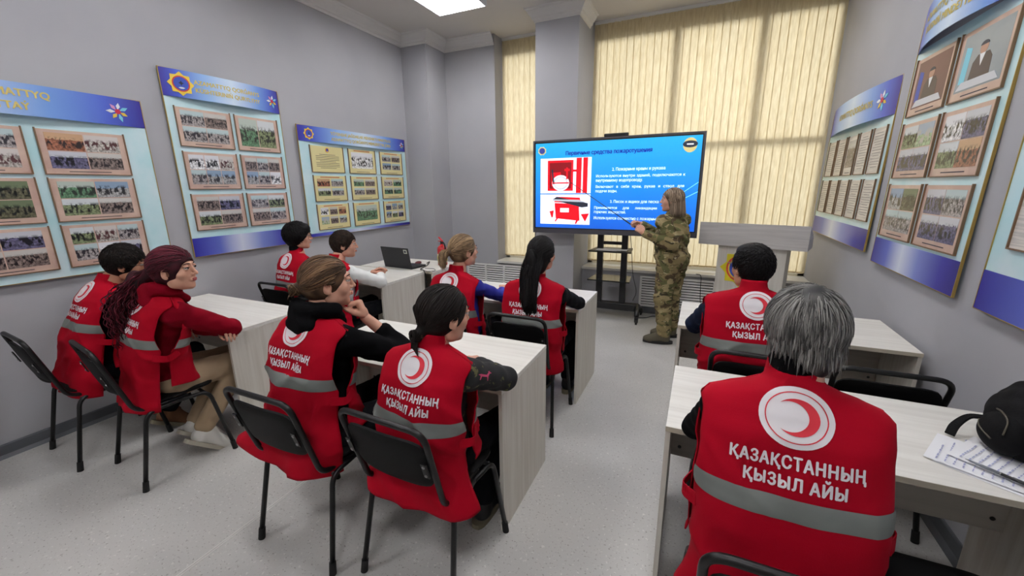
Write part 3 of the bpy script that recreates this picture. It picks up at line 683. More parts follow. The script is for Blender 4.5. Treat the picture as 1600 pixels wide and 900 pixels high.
def spoly(name, poly, mm, lay=1): return fixn(MB().prism(poly, 0, 0.0006, sfr(0.0007*lay)).build(name, mm, scr))
def rect(x0, y0, x1, y1): return [(x0,y0),(x1,y0),(x1,y1),(x0,y1)]
E_w = em('slide_white', (226,232,245)); E_r = em('slide_red', (222,20,34)); E_dr = em('slide_dark_red', (120,16,24)); E_k = em('slide_dark', (40,44,56)); E_g = em('slide_grey', (170,176,186)); E_n = em('slide_navy', (14,40,150), 0.8); E_t = em('slide_text_white', (206,232,255)); E_c = em('slide_cyan_line', (120,210,250)); E_y = em('slide_gold', (190,176,120))
spoly('slide_picture', rect(0.035,0.175,0.375,0.585), E_w); spoly('slide_picture', rect(0.035,0.597,0.375,0.955), E_w)
# fire cabinet picture
spoly('slide_red_shape', rect(0.085,0.20,0.258,0.555), E_r, 2); spoly('slide_shadow_shape', rect(0.098,0.225,0.245,0.53), E_dr, 3)
spoly('slide_red_shape', rect(0.112,0.34,0.175,0.50), E_r, 4)
spoly('slide_hose_disc', [(0.175+0.058*math.sin(a*PI/14), 0.463+0.092*math.cos(a*PI/14)) for a in range(28)], E_w, 5)
spoly('slide_hose_ring', [(0.175+0.047*math.sin(a*PI/14), 0.463+0.075*math.cos(a*PI/14)) for a in range(28)], E_g, 6)
spoly('slide_hose_ring', [(0.175+0.040*math.sin(a*PI/14), 0.463+0.064*math.cos(a*PI/14)) for a in range(28)], E_w, 7)
spoly('slide_red_shape', rect(0.119,0.455,0.231,0.47), E_r, 8)
spoly('slide_red_shape', [(0.112,0.31),(0.122,0.30),(0.132,0.47),(0.122,0.48)], E_k, 8); spoly('slide_red_shape', rect(0.20,0.30,0.235,0.325), E_r, 5); spoly('slide_red_shape', rect(0.212,0.285,0.222,0.42), E_r, 6)
spoly('slide_red_shape', rect(0.278,0.178,0.312,0.582), E_r, 2); spoly('slide_red_shape', rect(0.322,0.178,0.352,0.582), E_r, 2); spoly('slide_red_shape', rect(0.258,0.31,0.28,0.335), E_r, 2)
# fire shield picture
spoly('slide_red_shape', [(0.135,0.70),(0.30,0.71),(0.308,0.91),(0.145,0.885)], E_r, 3); spoly('slide_red_shape', [(0.145,0.625),(0.305,0.635),(0.315,0.70),(0.132,0.69)], E_r, 2)
spoly('slide_tool', [(0.12,0.66),(0.15,0.625),(0.36,0.70),(0.36,0.74),(0.32,0.75)], E_k, 4); spoly('slide_tool', [(0.12,0.655),(0.30,0.66),(0.35,0.69),(0.12,0.675)], E_g, 5)
spoly('slide_red_shape', [(0.10,0.80),(0.13,0.79),(0.125,0.87),(0.115,0.88)], E_r, 3); spoly('slide_red_shape', [(0.315,0.83),(0.37,0.82),(0.345,0.92)], E_r, 5)
spoly('slide_sign', rect(0.175,0.76,0.235,0.81), E_w, 6)
spoly('slide_red_shape', [(0.15,0.885),(0.16,0.887),(0.145,0.925),(0.137,0.92)], E_r, 3); spoly('slide_red_shape', [(0.285,0.905),(0.298,0.908),(0.285,0.95),(0.277,0.945)], E_r, 3)
for k in range(2):
    spoly('slide_line', [(0.86,0.66+k*0.05),(1.0,0.47+k*0.10),(1.0,0.478+k*0.10),(0.86,0.668+k*0.05)], E_c, 1)
def stext(body, x, y, size, mm, bold=0.02, align='LEFT', width=None):
    return text_obj('slide_text', body, size, mm, scr, lambda a, c: (sx0+x*SW+a, -0.0057, sz0+(1-y)*SH+c), bold=bold, align=align, width=width)
def justified(body, x0, x1, y, size, mm, bold=0.02):
    ws = body.split(); wd = []
    for w_ in ws: xs = [v[0] for v in text_mesh(w_, size, bold, 'LEFT')[0]]; wd.append(max(xs)-min(xs))
    k = 0.92*(x1-x0)*SW/sum(wd) if sum(wd) > 0.92*(x1-x0)*SW else 1.0; gap = ((x1-x0)*SW-sum(wd)*k)/max(1, len(ws)-1); x = x0*SW
    for w_, d_ in zip(ws, wd): stext(w_, x/SW, y, size, mm, bold, 'LEFT', d_*k); x += d_*k+gap
stext('Первичные средства пожаротушения', 0.47, 0.145, 0.060, E_n, 0.05, 'CENTER', 0.53*SW)
stext('2. Пожарные краны и рукава', 0.66, 0.335, 0.046, E_t, 0.02, 'CENTER', 0.31*SW)
justified('Используются внутри зданий, подключаются к', 0.405, 0.925, 0.405, 0.040, E_t)
stext('внутреннему водопроводу.', 0.405, 0.455, 0.044, E_t, 0.02, 'LEFT', 0.285*SW)
justified('Включают в себя кран, рукав и ствол для', 0.405, 0.925, 0.525, 0.040, E_t)
stext('подачи воды.', 0.405, 0.575, 0.044, E_t, 0.02, 'LEFT', 0.135*SW)
stext('3. Песок и ящики для песка', 0.50, 0.695, 0.044, E_t, 0.02, 'LEFT', 0.29*SW)
justified('Применяется для ликвидации разливов', 0.40, 0.92, 0.765, 0.040, E_t)
stext('горючих жидкостей.', 0.40, 0.815, 0.044, E_t, 0.02, 'LEFT', 0.20*SW)
stext('Используется совместно с пожарными лопатами.', 0.40, 0.885, 0.044, E_t, 0.02, 'LEFT', 0.52*SW)
spoly('slide_badge', [(0.045+(0.030 if k%2 else 0.026)*math.sin(PI*k/8), 0.085+(0.052 if k%2 else 0.044)*math.cos(PI*k/8)) for k in range(16)], E_y, 1)
spoly('slide_badge', [(0.045+0.020*math.sin(PI*k/8), 0.085+0.035*math.cos(PI*k/8)) for k in range(16)], em('slide_badge_blue', (52,60,130)), 2)
spoly('slide_badge', [(0.938+0.037*math.sin(PI*k/10), 0.095+0.075*math.cos(PI*k/10)) for k in range(20)], E_y, 1)
spoly('slide_badge', [(0.938+0.040*math.sin(PI*k/10), 0.085+0.035*math.cos(PI*k/10)) for k in range(20)], E_k, 2)
spoly('slide_badge', rect(0.92,0.08,0.956,0.092), E_w, 3)
MB().box((-0.10, 0.01, H_), (0.16, 0.06, H_+0.035), 0.008).build('camera_bar', M_black, tv)
MB().box((-0.02, -0.0095, 0.012), (0.06, -0.008, 0.018)).build('bezel_mark', M_emd, tv)
# stand
st = thing('screen_stand', 'black rolling stand with two shelves under the interactive screen', 'stand', (-0.93, 4.98, 0))
for s in (-1, 1): MB().box((s*0.145-0.035, -0.03, 0.16), (s*0.145+0.035, 0.03, 1.62), 0.004).build('post', M_black, st)
MB().box((-0.36, -0.172, 1.35), (0.36, -0.12, 1.42)).box((-0.36, -0.172, 1.75), (0.36, -0.12, 1.82)).box((-0.30, -0.172, 1.2), (-0.24, -0.05, 1.9)).box((0.24, -0.172, 1.2), (0.30, -0.05, 1.9)).box((-0.30, -0.05, 1.5), (0.30, 0.0, 1.6)).build('mount', M_black, st)
MB().box((-0.145, -0.02, 0.93), (0.145, 0.02, 0.965)).build('cross_bar', M_black, st)
for z, n_ in ((0.865, 'shelf'), (0.515, 'shelf')):
    MB().prism([(-0.25,-0.20),(0.25,-0.20),(0.22,0.15),(-0.22,0.15)], z-0.008, z+0.008, lambda p, h: (p[0], p[1], h)).build(n_, M_black if z > 0.7 else mat('smoked_shelf', (36,38,40), 0.15), st)
MB().box((-0.30, -0.05, 0.13), (0.34, 0.05, 0.21), 0.006).build('base_bar', M_black, st)
for s in (-1, 1):
    f = MB().tube(rounded([(s*0.33, 0.26, 0.10), (s*0.33, 0.12, 0.15), (s*0.33, 0.0, 0.20), (s*0.345, -0.12, 0.145), (s*0.35, -0.16, 0.10)], 0.04, 4), 0.028, 8).build('foot', M_black, st, smooth=True)
    for yy in (-0.16, 0.26):
        MB().lathe([(0.014,-0.012),(0.032,-0.010),(0.032,0.010),(0.014,0.012)], 18).xf(Matrix.Translation((s*0.35, yy, 0.033)) @ Matrix.Rotation(R(90), 4, 'Y')).build('caster', M_rub, f)
        MB().box((s*0.35-0.022, yy-0.018, 0.03), (s*0.35+0.022, yy+0.012, 0.095), 0.004).build('caster_fork', M_black, f)
p = MB().box((-0.13, -0.09, 0), (0.12, 0.09, 0.004)).box((-0.17, -0.13, 0.004), (0.08, 0.03, 0.006)).box((-0.02, -0.10, 0.006), (0.19, 0.06, 0.008)).build('paper_stack', M_paper); p.location = (-0.93, 4.93, 0.873)
tag(p, 'loose white papers lying on the upper shelf of the screen stand', 'papers')
c = MB().tube(bez([(-1.845, 4.78, 1.10), (-1.87, 4.80, 0.98), (-1.885, 4.84, 0.80), (-1.88, 4.86, 0.55), (-1.86, 4.87, 0.2), (-1.80, 4.85, 0.008), (-1.3, 4.9, 0.008)]), 0.004, 6).build('power_cord', M_cord, smooth=True)
c.parent = tv; c.matrix_parent_inverse = Matrix.Translation((-tvx, -tvy, -tvz0))
c = MB().tube(bez([W(985,366,y=5.1), W(987,395,y=5.15), W(989,430,y=5.15), W(994,455,y=5.12), Vector((-0.66,5.02,0.24))]), 0.004, 6).build('power_cord', M_cord, smooth=True)
c.parent = tv; c.matrix_parent_inverse = Matrix.Translation((-tvx, -tvy, -tvz0))
c = MB().tube(bez([(0.02,5.33,0.568), (0.075,5.325,0.55), (0.085,5.325,0.40), (0.10,5.31,0.22), (0.14,5.28,0.05), (0.25,5.2,0.008), (0.6,5.2,0.008)]), 0.004, 6).build('extension_cord', M_cord, smooth=True)
tag(c, 'black cord looping down the radiator grille behind the instructor', 'cord')
c = MB().tube(bez([(-0.62,5.06,0.01), (-0.5,5.12,0.01), (-0.42,5.22,0.01), (-0.2,5.25,0.01), (0.0,5.26,0.02)]), 0.005, 6).build('power_cord', M_cord, smooth=True)
floor_cord = c
ps = thing('power_adapter', 'small black power adapter on the floor below the radiator grille', 'power adapter', (0.08, 5.25, 0))
MB().box((-0.08,-0.035,0),(0.06,0.035,0.06),0.01).build('body', M_black, ps); MB().box((-0.12,-0.03,0),(-0.085,0.03,0.09),0.006).build('plug', M_white, ps); floor_cord.parent = ps; floor_cord.matrix_parent_inverse = Matrix.Translation((-0.08,-5.25,0))

# ------------------------------------------------------------------ lectern
la = Vector((0.012, 4.66, 0)); lb_ = Vector((0.905, 4.38, 0)); ang = math.atan2(lb_.y-la.y, lb_.x-la.x)
lec = thing('lectern', 'grey wood-grain lectern with deep top box and yellow emblem', 'lectern', (la+lb_)/2, ang)
lw = (lb_-la).length/2
def slab(x0, x1, y0, y1, z0, z1f, z1b):
    return MB().add([(x0,y0,z0),(x1,y0,z0),(x1,y1,z0),(x0,y1,z0),(x0,y0,z1f),(x1,y0,z1f),(x1,y1,z1b),(x0,y1,z1b)], [(3,2,1,0),(4,5,6,7),(0,1,5,4),(1,2,6,5),(2,3,7,6),(3,0,4,7)])
slab(-lw, lw, 0, 0.018, 1.025, 1.25, 1.249).build('top_front_board', M_lect, lec)
slab(-lw, -lw+0.018, 0.018, 0.30, 1.025, 1.245, 1.13).build('top_side_board', M_lect, lec); slab(lw-0.018, lw, 0.018, 0.30, 1.025, 1.245, 1.13).build('top_side_board', M_lect, lec)
slab(-lw+0.018, lw-0.018, 0.018, 0.30, 1.025, 1.043, 1.043).build('bottom_board', M_lect, lec)
slab(-lw+0.018, lw-0.018, 0.02, 0.29, 1.15, 1.18, 1.09).build('reading_surface', M_lect, lec)
slab(-0.285, 0.31, 0.05, 0.068, 0.0, 1.025, 1.025).build('front_panel', M_lamz, lec)
slab(-0.285, -0.267, 0.068, 0.27, 0.0, 1.025, 1.025).build('side_panel', M_lamz, lec); slab(0.292, 0.31, 0.068, 0.27, 0.0, 1.025, 1.025).build('side_panel', M_lamz, lec)
slab(-0.34, 0.36, 0.02, 0.30, 0.0, 0.06, 0.06).build('base_board', M_lamz, lec)
ex, ez = -0.055, 0.80
sq = lambda a: [(ex+0.195*math.cos(PI/2*k+a)*(1), ez+0.195*math.sin(PI/2*k+a)) for k in range(4)]
fr = lambda p, h: (p[0], 0.05-h, p[1])
e0 = fixn(MB().prism(sq(PI/4), 0, 0.003, fr).build('emblem', mat('lectern_emblem_yellow', (214,200,40), 0.4), lec)); fixn(MB().prism(sq(0), 0, 0.0035, fr).build('emblem_star', MATS['lectern_emblem_yellow'], e0))
for r_, mm, d_ in ((0.135, M_emr, 0.004), (0.118, M_yel, 0.0046), (0.105, M_emb, 0.0052)): fixn(MB().prism(disc(ex, ez, r_), 0, d_, fr).build('emblem_ring', mm, e0))
fixn(MB().prism(star(ex, ez, 0.05, 0.022, 5), 0, 0.006, fr).build('emblem_centre', M_emw, e0))

# ------------------------------------------------------------------ laptop, extinguisher
lp0 = W(601, 416, z=0.755); lp1 = W(643, 421, z=0.755); ang = math.atan2(lp1.y-lp0.y, lp1.x-lp0.x)
lap = thing('laptop', 'open black laptop with a small light sticker on its lid', 'laptop', (lp0+lp1)/2, ang); lap.location.z = 0.75
M_lap = mat('black_laptop_shell', (24,25,29), 0.5); lwid = max(0.33, (lp1-lp0).length)/2
MB().box((-lwid, 0.005, 0.004), (lwid, 0.235, 0.022), 0.003).build('base', M_lap, lap)
kb = MB()
for i in range(13):
    for j in range(5): kb.box((-lwid+0.02+i*(2*lwid-0.04)/13+0.002, 0.035+j*0.019, 0.022), (-lwid+0.02+(i+1)*(2*lwid-0.04)/13-0.002, 0.051+j*0.019, 0.0238))
kb.build('keyboard', M_black, lap); MB().box((-0.045,0.15,0.022),(0.045,0.21,0.0228)).build('touchpad', M_bez, lap)
lt = R(11); Ml = Matrix.Translation((0, 0.008, 0.018)) @ Matrix.Rotation(lt, 4, 'X')
ld = MB().box((-lwid, -0.004, 0), (lwid, 0.004, 0.225), 0.003).xf(Ml).build('lid', M_lap, lap)
MB().box((-lwid+0.012, 0.004, 0.015), (lwid-0.012, 0.0048, 0.215)).xf(Ml).build('display', mat('laptop_display', (60,90,130), 0.2, emit=0.5), ld)
MB().box((lwid-0.07, -0.0052, 0.165), (lwid-0.02, -0.004, 0.208)).xf(Ml).build('sticker', mat('cream_sticker', (200,204,190), 0.5), ld); MB().box((lwid-0.06, -0.0058, 0.175), (lwid-0.032, -0.0051, 0.198)).xf(Ml).build('sticker', M_emd, ld)
text_obj('lid_lettering', 'lenovo', 0.022, M_bez, ld, lambda x, y: tuple(Ml @ Vector((x-lwid+0.055, -0.0048, 0.192+y))))
for s in (-1, 1): MB().tube([(s*0.10-0.02, 0.006, 0.018), (s*0.10+0.02, 0.006, 0.018)], 0.007, 10).build('hinge', M_black, lap)
c = MB().tube(bez([W(667,411,z=0.757), W(671,409,z=0.757), W(668,414,z=0.757), W(661,418,z=0.756), W(657,421,z=0.757), Vector((-2.612,3.48,0.752)), Vector((-2.605,3.50,0.55)), Vector((-2.607,3.50,0.25)), Vector((-2.6,3.45,0.01))]), 0.005, 6).build('laptop_cord', M_cord, smooth=True)
c.parent = lap; c.matrix_parent_inverse = (Matrix.Translation(lap.location) @ Matrix.Rotation(ang, 4, 'Z')).inverted()
c = MB().tube(bez([W(659,421,z=0.756), W(668,424,z=0.756), W(679,423,z=0.756), W(678,420,z=0.756), W(664,419,z=0.756)]), 0.003, 6).build('mouse_cord', M_cord, smooth=True)
tag(c, 'thin black lead looped on the side desk next to the laptop', 'cord')
c = fixn(surf_add(MB(), [ell((0,0,0.012),(0.03,0.05,0.02))], 0.004).build('computer_mouse', mat('dark_red_mouse', (90,20,28), 0.35), smooth=True)); c.location = (-2.98, 3.86, 0.7505)
tag(c, 'small dark red and black computer mouse beside the laptop', 'computer mouse')
fe = thing('fire_extinguisher', 'small red fire extinguisher standing on the side desk in the corner', 'fire extinguisher', W(692,414,z=0.75))
M_fer = mat('extinguisher_red', (190,24,34), 0.3, coat=0.4)
MB().lathe([(0.04,0),(0.053,0.004),(0.055,0.01),(0.055,0.185),(0.050,0.205),(0.036,0.222),(0.018,0.232),(0.016,0.245)], 28).build('cylinder', M_fer, fe, angle=40)
MB().lathe([(0.0565,0.035),(0.0565,0.135)], 28).build('label_band', mat('extinguisher_label', (222,214,170), 0.5, rgb2=(150,120,80), nscale=(60,60,90), ramp=(0.5,0.6)), fe, smooth=True); MB().lathe([(0.0571,0.058),(0.0571,0.105)], 28).build('label_band', mat('extinguisher_yellow', (228,214,40), 0.5), fe, smooth=True)
MB().lathe([(0.014,0.245),(0.018,0.25),(0.018,0.275),(0.012,0.28)], 16).build('valve', M_black, fe, angle=40)
MB().box((-0.012,-0.02,0.268),(0.012,0.075,0.276),0.002).xf(Matrix.Rotation(R(60),4,'Z')).build('handle', M_fer, fe)
MB().box((-0.010,-0.02,0.30),(0.010,0.08,0.307),0.002).xf(Matrix.Translation((0,0,0)) @ Matrix.Rotation(R(60),4,'Z') @ Matrix.Translation((0,0,0.28)) @ Matrix.Rotation(R(22),4,'X') @ Matrix.Translation((0,0,-0.296))).build('lever', M_fer, fe)
MB().tube(bez([(0.01,-0.012,0.265),(0.045,-0.03,0.262),(0.066,-0.035,0.22),(0.066,-0.03,0.12)]), 0.008, 8).build('hose', M_rub, fe, smooth=True)

# ------------------------------------------------------------------ papers, pen, backpack on the right-hand desk
def sheet(dx, rz, z, label, mm=M_paper, lines=True):
    P = W(1560, 735, z=0.752); t_ = thing('paper_sheet', label, 'paper', (P.x+dx[0], P.y+dx[1], 0.7505+z), rz, 'handwritten papers on the right-hand desk')
    rows = [[(-0.105+0.21*i/8, -0.148+0.296*j/8, 0.0008+0.003*(max(0, abs(i/8-0.5)*2-0.75))*(1+math.sin(j))*0.6) for i in range(9)] for j in range(9)]
    m = MB().grid(rows); m.grid([[(p_[0], p_[1], p_[2]-0.0006) for p_ in r_][::-1] for r_ in rows]); m.build('page', mm, t_)
    if lines:
        l = MB()
        for k in range(9):
            y = 0.12-k*0.02; x = -0.09
            while x < 0.02+0.05*((k*7) % 3):
                wd = random.uniform(0.008, 0.02); l.box((x, y-0.0012, 0.0034), (x+wd, y+0.0012+random.uniform(0,0.002), 0.0037)); x += wd+0.006
        l.build('handwriting', mat('blue_pen_ink', (168,172,205), 0.6), t_)
    return t_
sheet((0.02,-0.015), R(56), 0.0, 'lowest sheet of the handwritten papers, its edge showing', lines=False)
sheet((0.0,0.01), R(60), 0.004, 'handwritten white sheet on the left of the papers under the pen')
sheet((0.07,0.015), R(50), 0.0085, 'topmost white sheet with the pen lying on it')
pn0 = W(1508, 717, z=0.768); pn1 = W(1602, 757, z=0.768); d = (pn1-pn0); 
pen = thing('ballpoint_pen', 'black and silver ballpoint pen lying across the papers', 'pen', (pn0.x, pn0.y, 0.7685), math.atan2(d.y, d.x))
PL = 0.145
MB().tube([(0,0,0),(0.012,0,0)], [0.0008,0.0025], 10).build('tip', M_steel, pen, smooth=True); MB().tube([(0.012,0,0),(0.03,0,0),(0.075,0,0)], [0.0026,0.0042,0.0048], 12).build('barrel', mat('grey_pen_barrel', (120,124,132), 0.3), pen, smooth=True)
MB().tube([(0.075,0,0),(0.078,0,0)], 0.0053, 12).build('ring', M_steel, pen); MB().tube([(0.078,0,0),(PL,0,0)], [0.005,0.0044], 12).build('cap', M_black, pen, smooth=True)
MB().box((0.10,-0.0015,0.005),(0.143,0.0015,0.0065)).build('clip', M_steel, pen)
bpk = thing('backpack', 'black backpack lying on the right-hand desk against the wall', 'backpack', (1.035, 1.765, 0.75), R(0)); bpk.scale = (0.72, 0.80, 0.92)
M_bag = mat('black_nylon', (9,9,11), 0.8, spec=0.15, bump=0.4, bscale=(160,160,160)); M_zip = mat('zip_tape', (70,64,52), 0.5)
fixn(surf_add(MB(), [ell((0.02,0.0,0.115),(0.15,0.17,0.105),0.05), ell((0.05,0.03,0.17),(0.11,0.12,0.10),0.05), ell((-0.02,-0.06,0.07),(0.13,0.12,0.068),0.04)], 0.008,
     wr=lambda X,Y,Z: 0.004*np.sin(X*60+Z*40)*np.sin(Y*55)).build('bag_body', M_bag, bpk, smooth=True))
po = fixn(surf_add(MB(), [ell((-0.105,-0.055,0.075),(0.07,0.105,0.062),0.03), ell((-0.09,-0.05,0.11),(0.06,0.085,0.045),0.03)], 0.006).build('front_pocket', M_bag, bpk, smooth=True))
MB().tube(bez([(-0.17,-0.105,0.075),(-0.172,-0.03,0.086),(-0.145,0.03,0.095)]), 0.0035, 6).build('zip', M_zip, po, smooth=True)
MB().tube(bez([(-0.15,-0.13,0.105),(-0.13,-0.10,0.145),(-0.12,-0.04,0.157),(-0.11,0.03,0.148),(-0.08,0.06,0.16)]), 0.0035, 6).build('zip', M_zip, po, smooth=True)
def strap_mesh(pts, w_, th, up=(0,0,1)):
    P = bez(pts, 6); rows = []
    for i, p in enumerate(P):
        t_ = (P[min(i+1,len(P)-1)]-P[max(0,i-1)]).normalized(); s = t_.cross(Vector(up)); s = s.normalized() if s.length > 1e-3 else Vector((1,0,0)); nn = s.cross(t_)
        rows.append([p-s*w_/2-nn*th/2, p+s*w_/2-nn*th/2, p+s*w_/2+nn*th/2, p-s*w_/2+nn*th/2])
    m = MB().grid(rows, close=True); o = len(m.v); m.f.append((o-4,o-3,o-2,o-1)); m.f.append((3,2,1,0)); return m
fixn(strap_mesh([(-0.13,0.03,0.10),(-0.17,0.05,0.085),(-0.21,0.045,0.045),(-0.235,0.02,0.012)], 0.035, 0.008).build('strap', M_bag, bpk))
fixn(strap_mesh([(0.0,-0.02,0.27),(0.03,0.0,0.30),(0.07,0.03,0.27)], 0.025, 0.006).build('top_handle', M_bag, bpk))
# ------------------------------------------------------------------ people: materials
M_skin = mat('skin', (206,158,134), 0.5, spec=0.35, rgb2=(196,144,122), nscale=(14,14,14), ramp=(0.3,0.7))
M_skin2 = mat('skin_tan', (188,140,112), 0.5, spec=0.35, rgb2=(176,124,98), nscale=(14,14,14), ramp=(0.3,0.7))
M_lip = mat('lips', (190,124,110), 0.5); M_lipr = mat('red_lips', (176,84,84), 0.45)
M_eyew = mat('eye_white', (190,182,176), 0.25); M_iris = mat('iris_dark', (40,26,20), 0.2)
M_red = mat('red_vest_fabric', (156,4,28), 0.85, spec=0.10, rgb2=(146,3,24), nscale=(5,5,5), bump=0.35, bscale=(420,420,420), bdist=0.001)
M_refl2 = mat('reflective_grey_tape', (120,125,121), 0.5, spec=0.5, rgb2=(108,113,110), nscale=(7,7,7), bump=0.2, bscale=(30,30,30))
M_print = mat('white_vest_print', (226,222,226), 0.6); M_printr = mat('red_vest_print', (196,24,44), 0.6)
M_blk = mat('black_knit', (7,7,9), 0.9, spec=0.08, bump=0.3, bscale=(200,200,200))
M_chr = mat('charcoal_knit', (20,21,25), 0.9, spec=0.1, bump=0.3, bscale=(200,200,200))
M_navy = mat('navy_knit', (26,34,54), 0.9, spec=0.1, bump=0.3, bscale=(200,200,200))
M_royal = mat('royal_blue_knit', (26,32,140), 0.8, bump=0.3, bscale=(200,200,200))
M_marn = mat('maroon_fleece', (112,4,22), 0.95, spec=0.08, bump=0.3, bscale=(160,160,160))
M_whk = mat('white_knit', (226,228,226), 0.85, bump=0.4, bscale=(150,150,150))
M_khaki = mat('khaki_trousers', (158,136,108), 0.8, rgb2=(146,124,98), nscale=(8,8,8), bump=0.2, bscale=(200,200,200))
M_jean = mat('dark_trousers', (14,15,19), 0.9, spec=0.1, bump=0.2, bscale=(200,200,200))
M_sole = mat('worn_shoe_sole', (120,112,92), 0.8); M_solw = mat('pale_shoe_sole', (168,162,148), 0.8)
M_shw = mat('white_trainer', (206,204,198), 0.6); M_shb = mat('brown_suede', (110,72,44), 0.85); M_shk = mat('black_boot', (20,20,21), 0.6); M_sho = mat('olive_boot', (84,78,62), 0.8)
def camo():
    m = bpy.data.materials.new('camouflage_fabric'); m.use_nodes = True; q = NT(m); b = q.b; tc = q.new('ShaderNodeTexCoord')
    cur = None
    base = (126,112,78)
    layers = [((92,92,58),(6,6,9),0.50,1.3),((78,64,46),(9,9,13),0.56,5.1),((152,138,102),(8,8,14),0.58,9.7),((58,54,38),(12,12,22),0.62,3.3),((176,166,134),(16,16,38),0.665,7.7)]
    rgb = q.new('ShaderNodeRGB'); rgb.outputs[0].default_value = (*lin(base), 1); cur = rgb.outputs[0]
    for c, s, th, off in layers:
        mp = q.new('ShaderNodeMapping'); mp.inputs['Scale'].default_value = s; mp.inputs['Location'].default_value = (off, off*2, off*3); q.link(tc.outputs['Object'], mp.inputs[0])
        n = q.new('ShaderNodeTexNoise'); n.inputs['Scale'].default_value = 1; n.inputs['Detail'].default_value = 3; n.inputs['Distortion'].default_value = 0.8; q.link(mp.outputs[0], n.inputs[0])
        r_ = q.new('ShaderNodeValToRGB'); r_.color_ramp.elements[0].position = th; r_.color_ramp.elements[1].position = th+0.02; r_.color_ramp.elements[0].color = (0,0,0,1); r_.color_ramp.elements[1].color = (1,1,1,1); q.link(n.outputs[0], r_.inputs[0])
        mx = q.new('ShaderNodeMix', data_type='RGBA'); q.link(r_.outputs[0], mx.inputs[0]); q.link(cur, mx.inputs[6]); mx.inputs[7].default_value = (*lin(c), 1); cur = mx.outputs[2]
    q.link(cur, b.inputs['Base Color']); b.inputs['Roughness'].default_value = 0.85; b.inputs['Specular IOR Level'].default_value = 0.2
    return m
M_camo = camo()
# dark knit with an olive floral pattern
M_flor = bpy.data.materials.new('dark_floral_knit'); M_flor.use_nodes = True; q = NT(M_flor); tc = q.new('ShaderNodeTexCoord')
vo = q.new('ShaderNodeTexVoronoi'); vo.inputs['Scale'].default_value = 20; q.link(tc.outputs['Object'], vo.inputs[0])
nn_ = q.new('ShaderNodeTexNoise'); nn_.inputs['Scale'].default_value = 70; q.link(tc.outputs['Object'], nn_.inputs[0])
ad = q.new('ShaderNodeMath', operation='MULTIPLY_ADD'); ad.inputs[1].default_value = 0.9; q.link(nn_.outputs[0], ad.inputs[0]); q.link(vo.outputs['Distance'], ad.inputs[2])
cr = q.new('ShaderNodeValToRGB'); e = cr.color_ramp.elements; e[0].position = 0.62; e[1].position = 0.70; e[0].color = (*lin((84,84,48)),1); e[1].color = (*lin((22,22,24)),1); q.link(ad.outputs[0], cr.inputs[0]); q.link(cr.outputs[0], q.b.inputs['Base Color']); q.b.inputs['Roughness'].default_value = 0.9
def hair_mat(name, dark, light, rough=0.6):
    m = bpy.data.materials.new(name); m.use_nodes = True; q = NT(m); b = q.b
    at = q.new('ShaderNodeAttribute'); at.attribute_name = 'strand'
    cr = q.new('ShaderNodeValToRGB'); cr.color_ramp.elements[0].color = (*lin(dark), 1); cr.color_ramp.elements[1].color = (*lin(light), 1); q.link(at.outputs['Fac'], cr.inputs[0])
    q.link(cr.outputs[0], b.inputs['Base Color']); b.inputs['Roughness'].default_value = rough; b.inputs['Specular IOR Level'].default_value = 0.18
    return m
HM = {'black': hair_mat('black_hair', (6,5,6), (20,17,18), 0.6), 'brown': hair_mat('brown_hair', (44,31,22), (136,105,78)), 'dkbrown': hair_mat('dark_brown_hair', (26,20,17), (58,44,34)), 'vdark': hair_mat('very_dark_hair', (16,11,11), (40,27,25)),
      'grey': hair_mat('grey_hair', (34,34,35), (150,148,144)), 'maroon': hair_mat('maroon_hair', (22,6,11), (104,32,48)), 'blonde': hair_mat('dark_blonde_hair', (66,50,36), (186,156,120)), 'ash': hair_mat('ash_blonde_hair', (72,58,46), (176,156,134)), 'near': hair_mat('near_black_hair', (14,11,10), (32,24,21), 0.6)}
M_specs = mat('spectacle_frame', (60,52,48), 0.3, metal=0.6)

def npa(v): return np.array([v[0], v[1], v[2]], float)
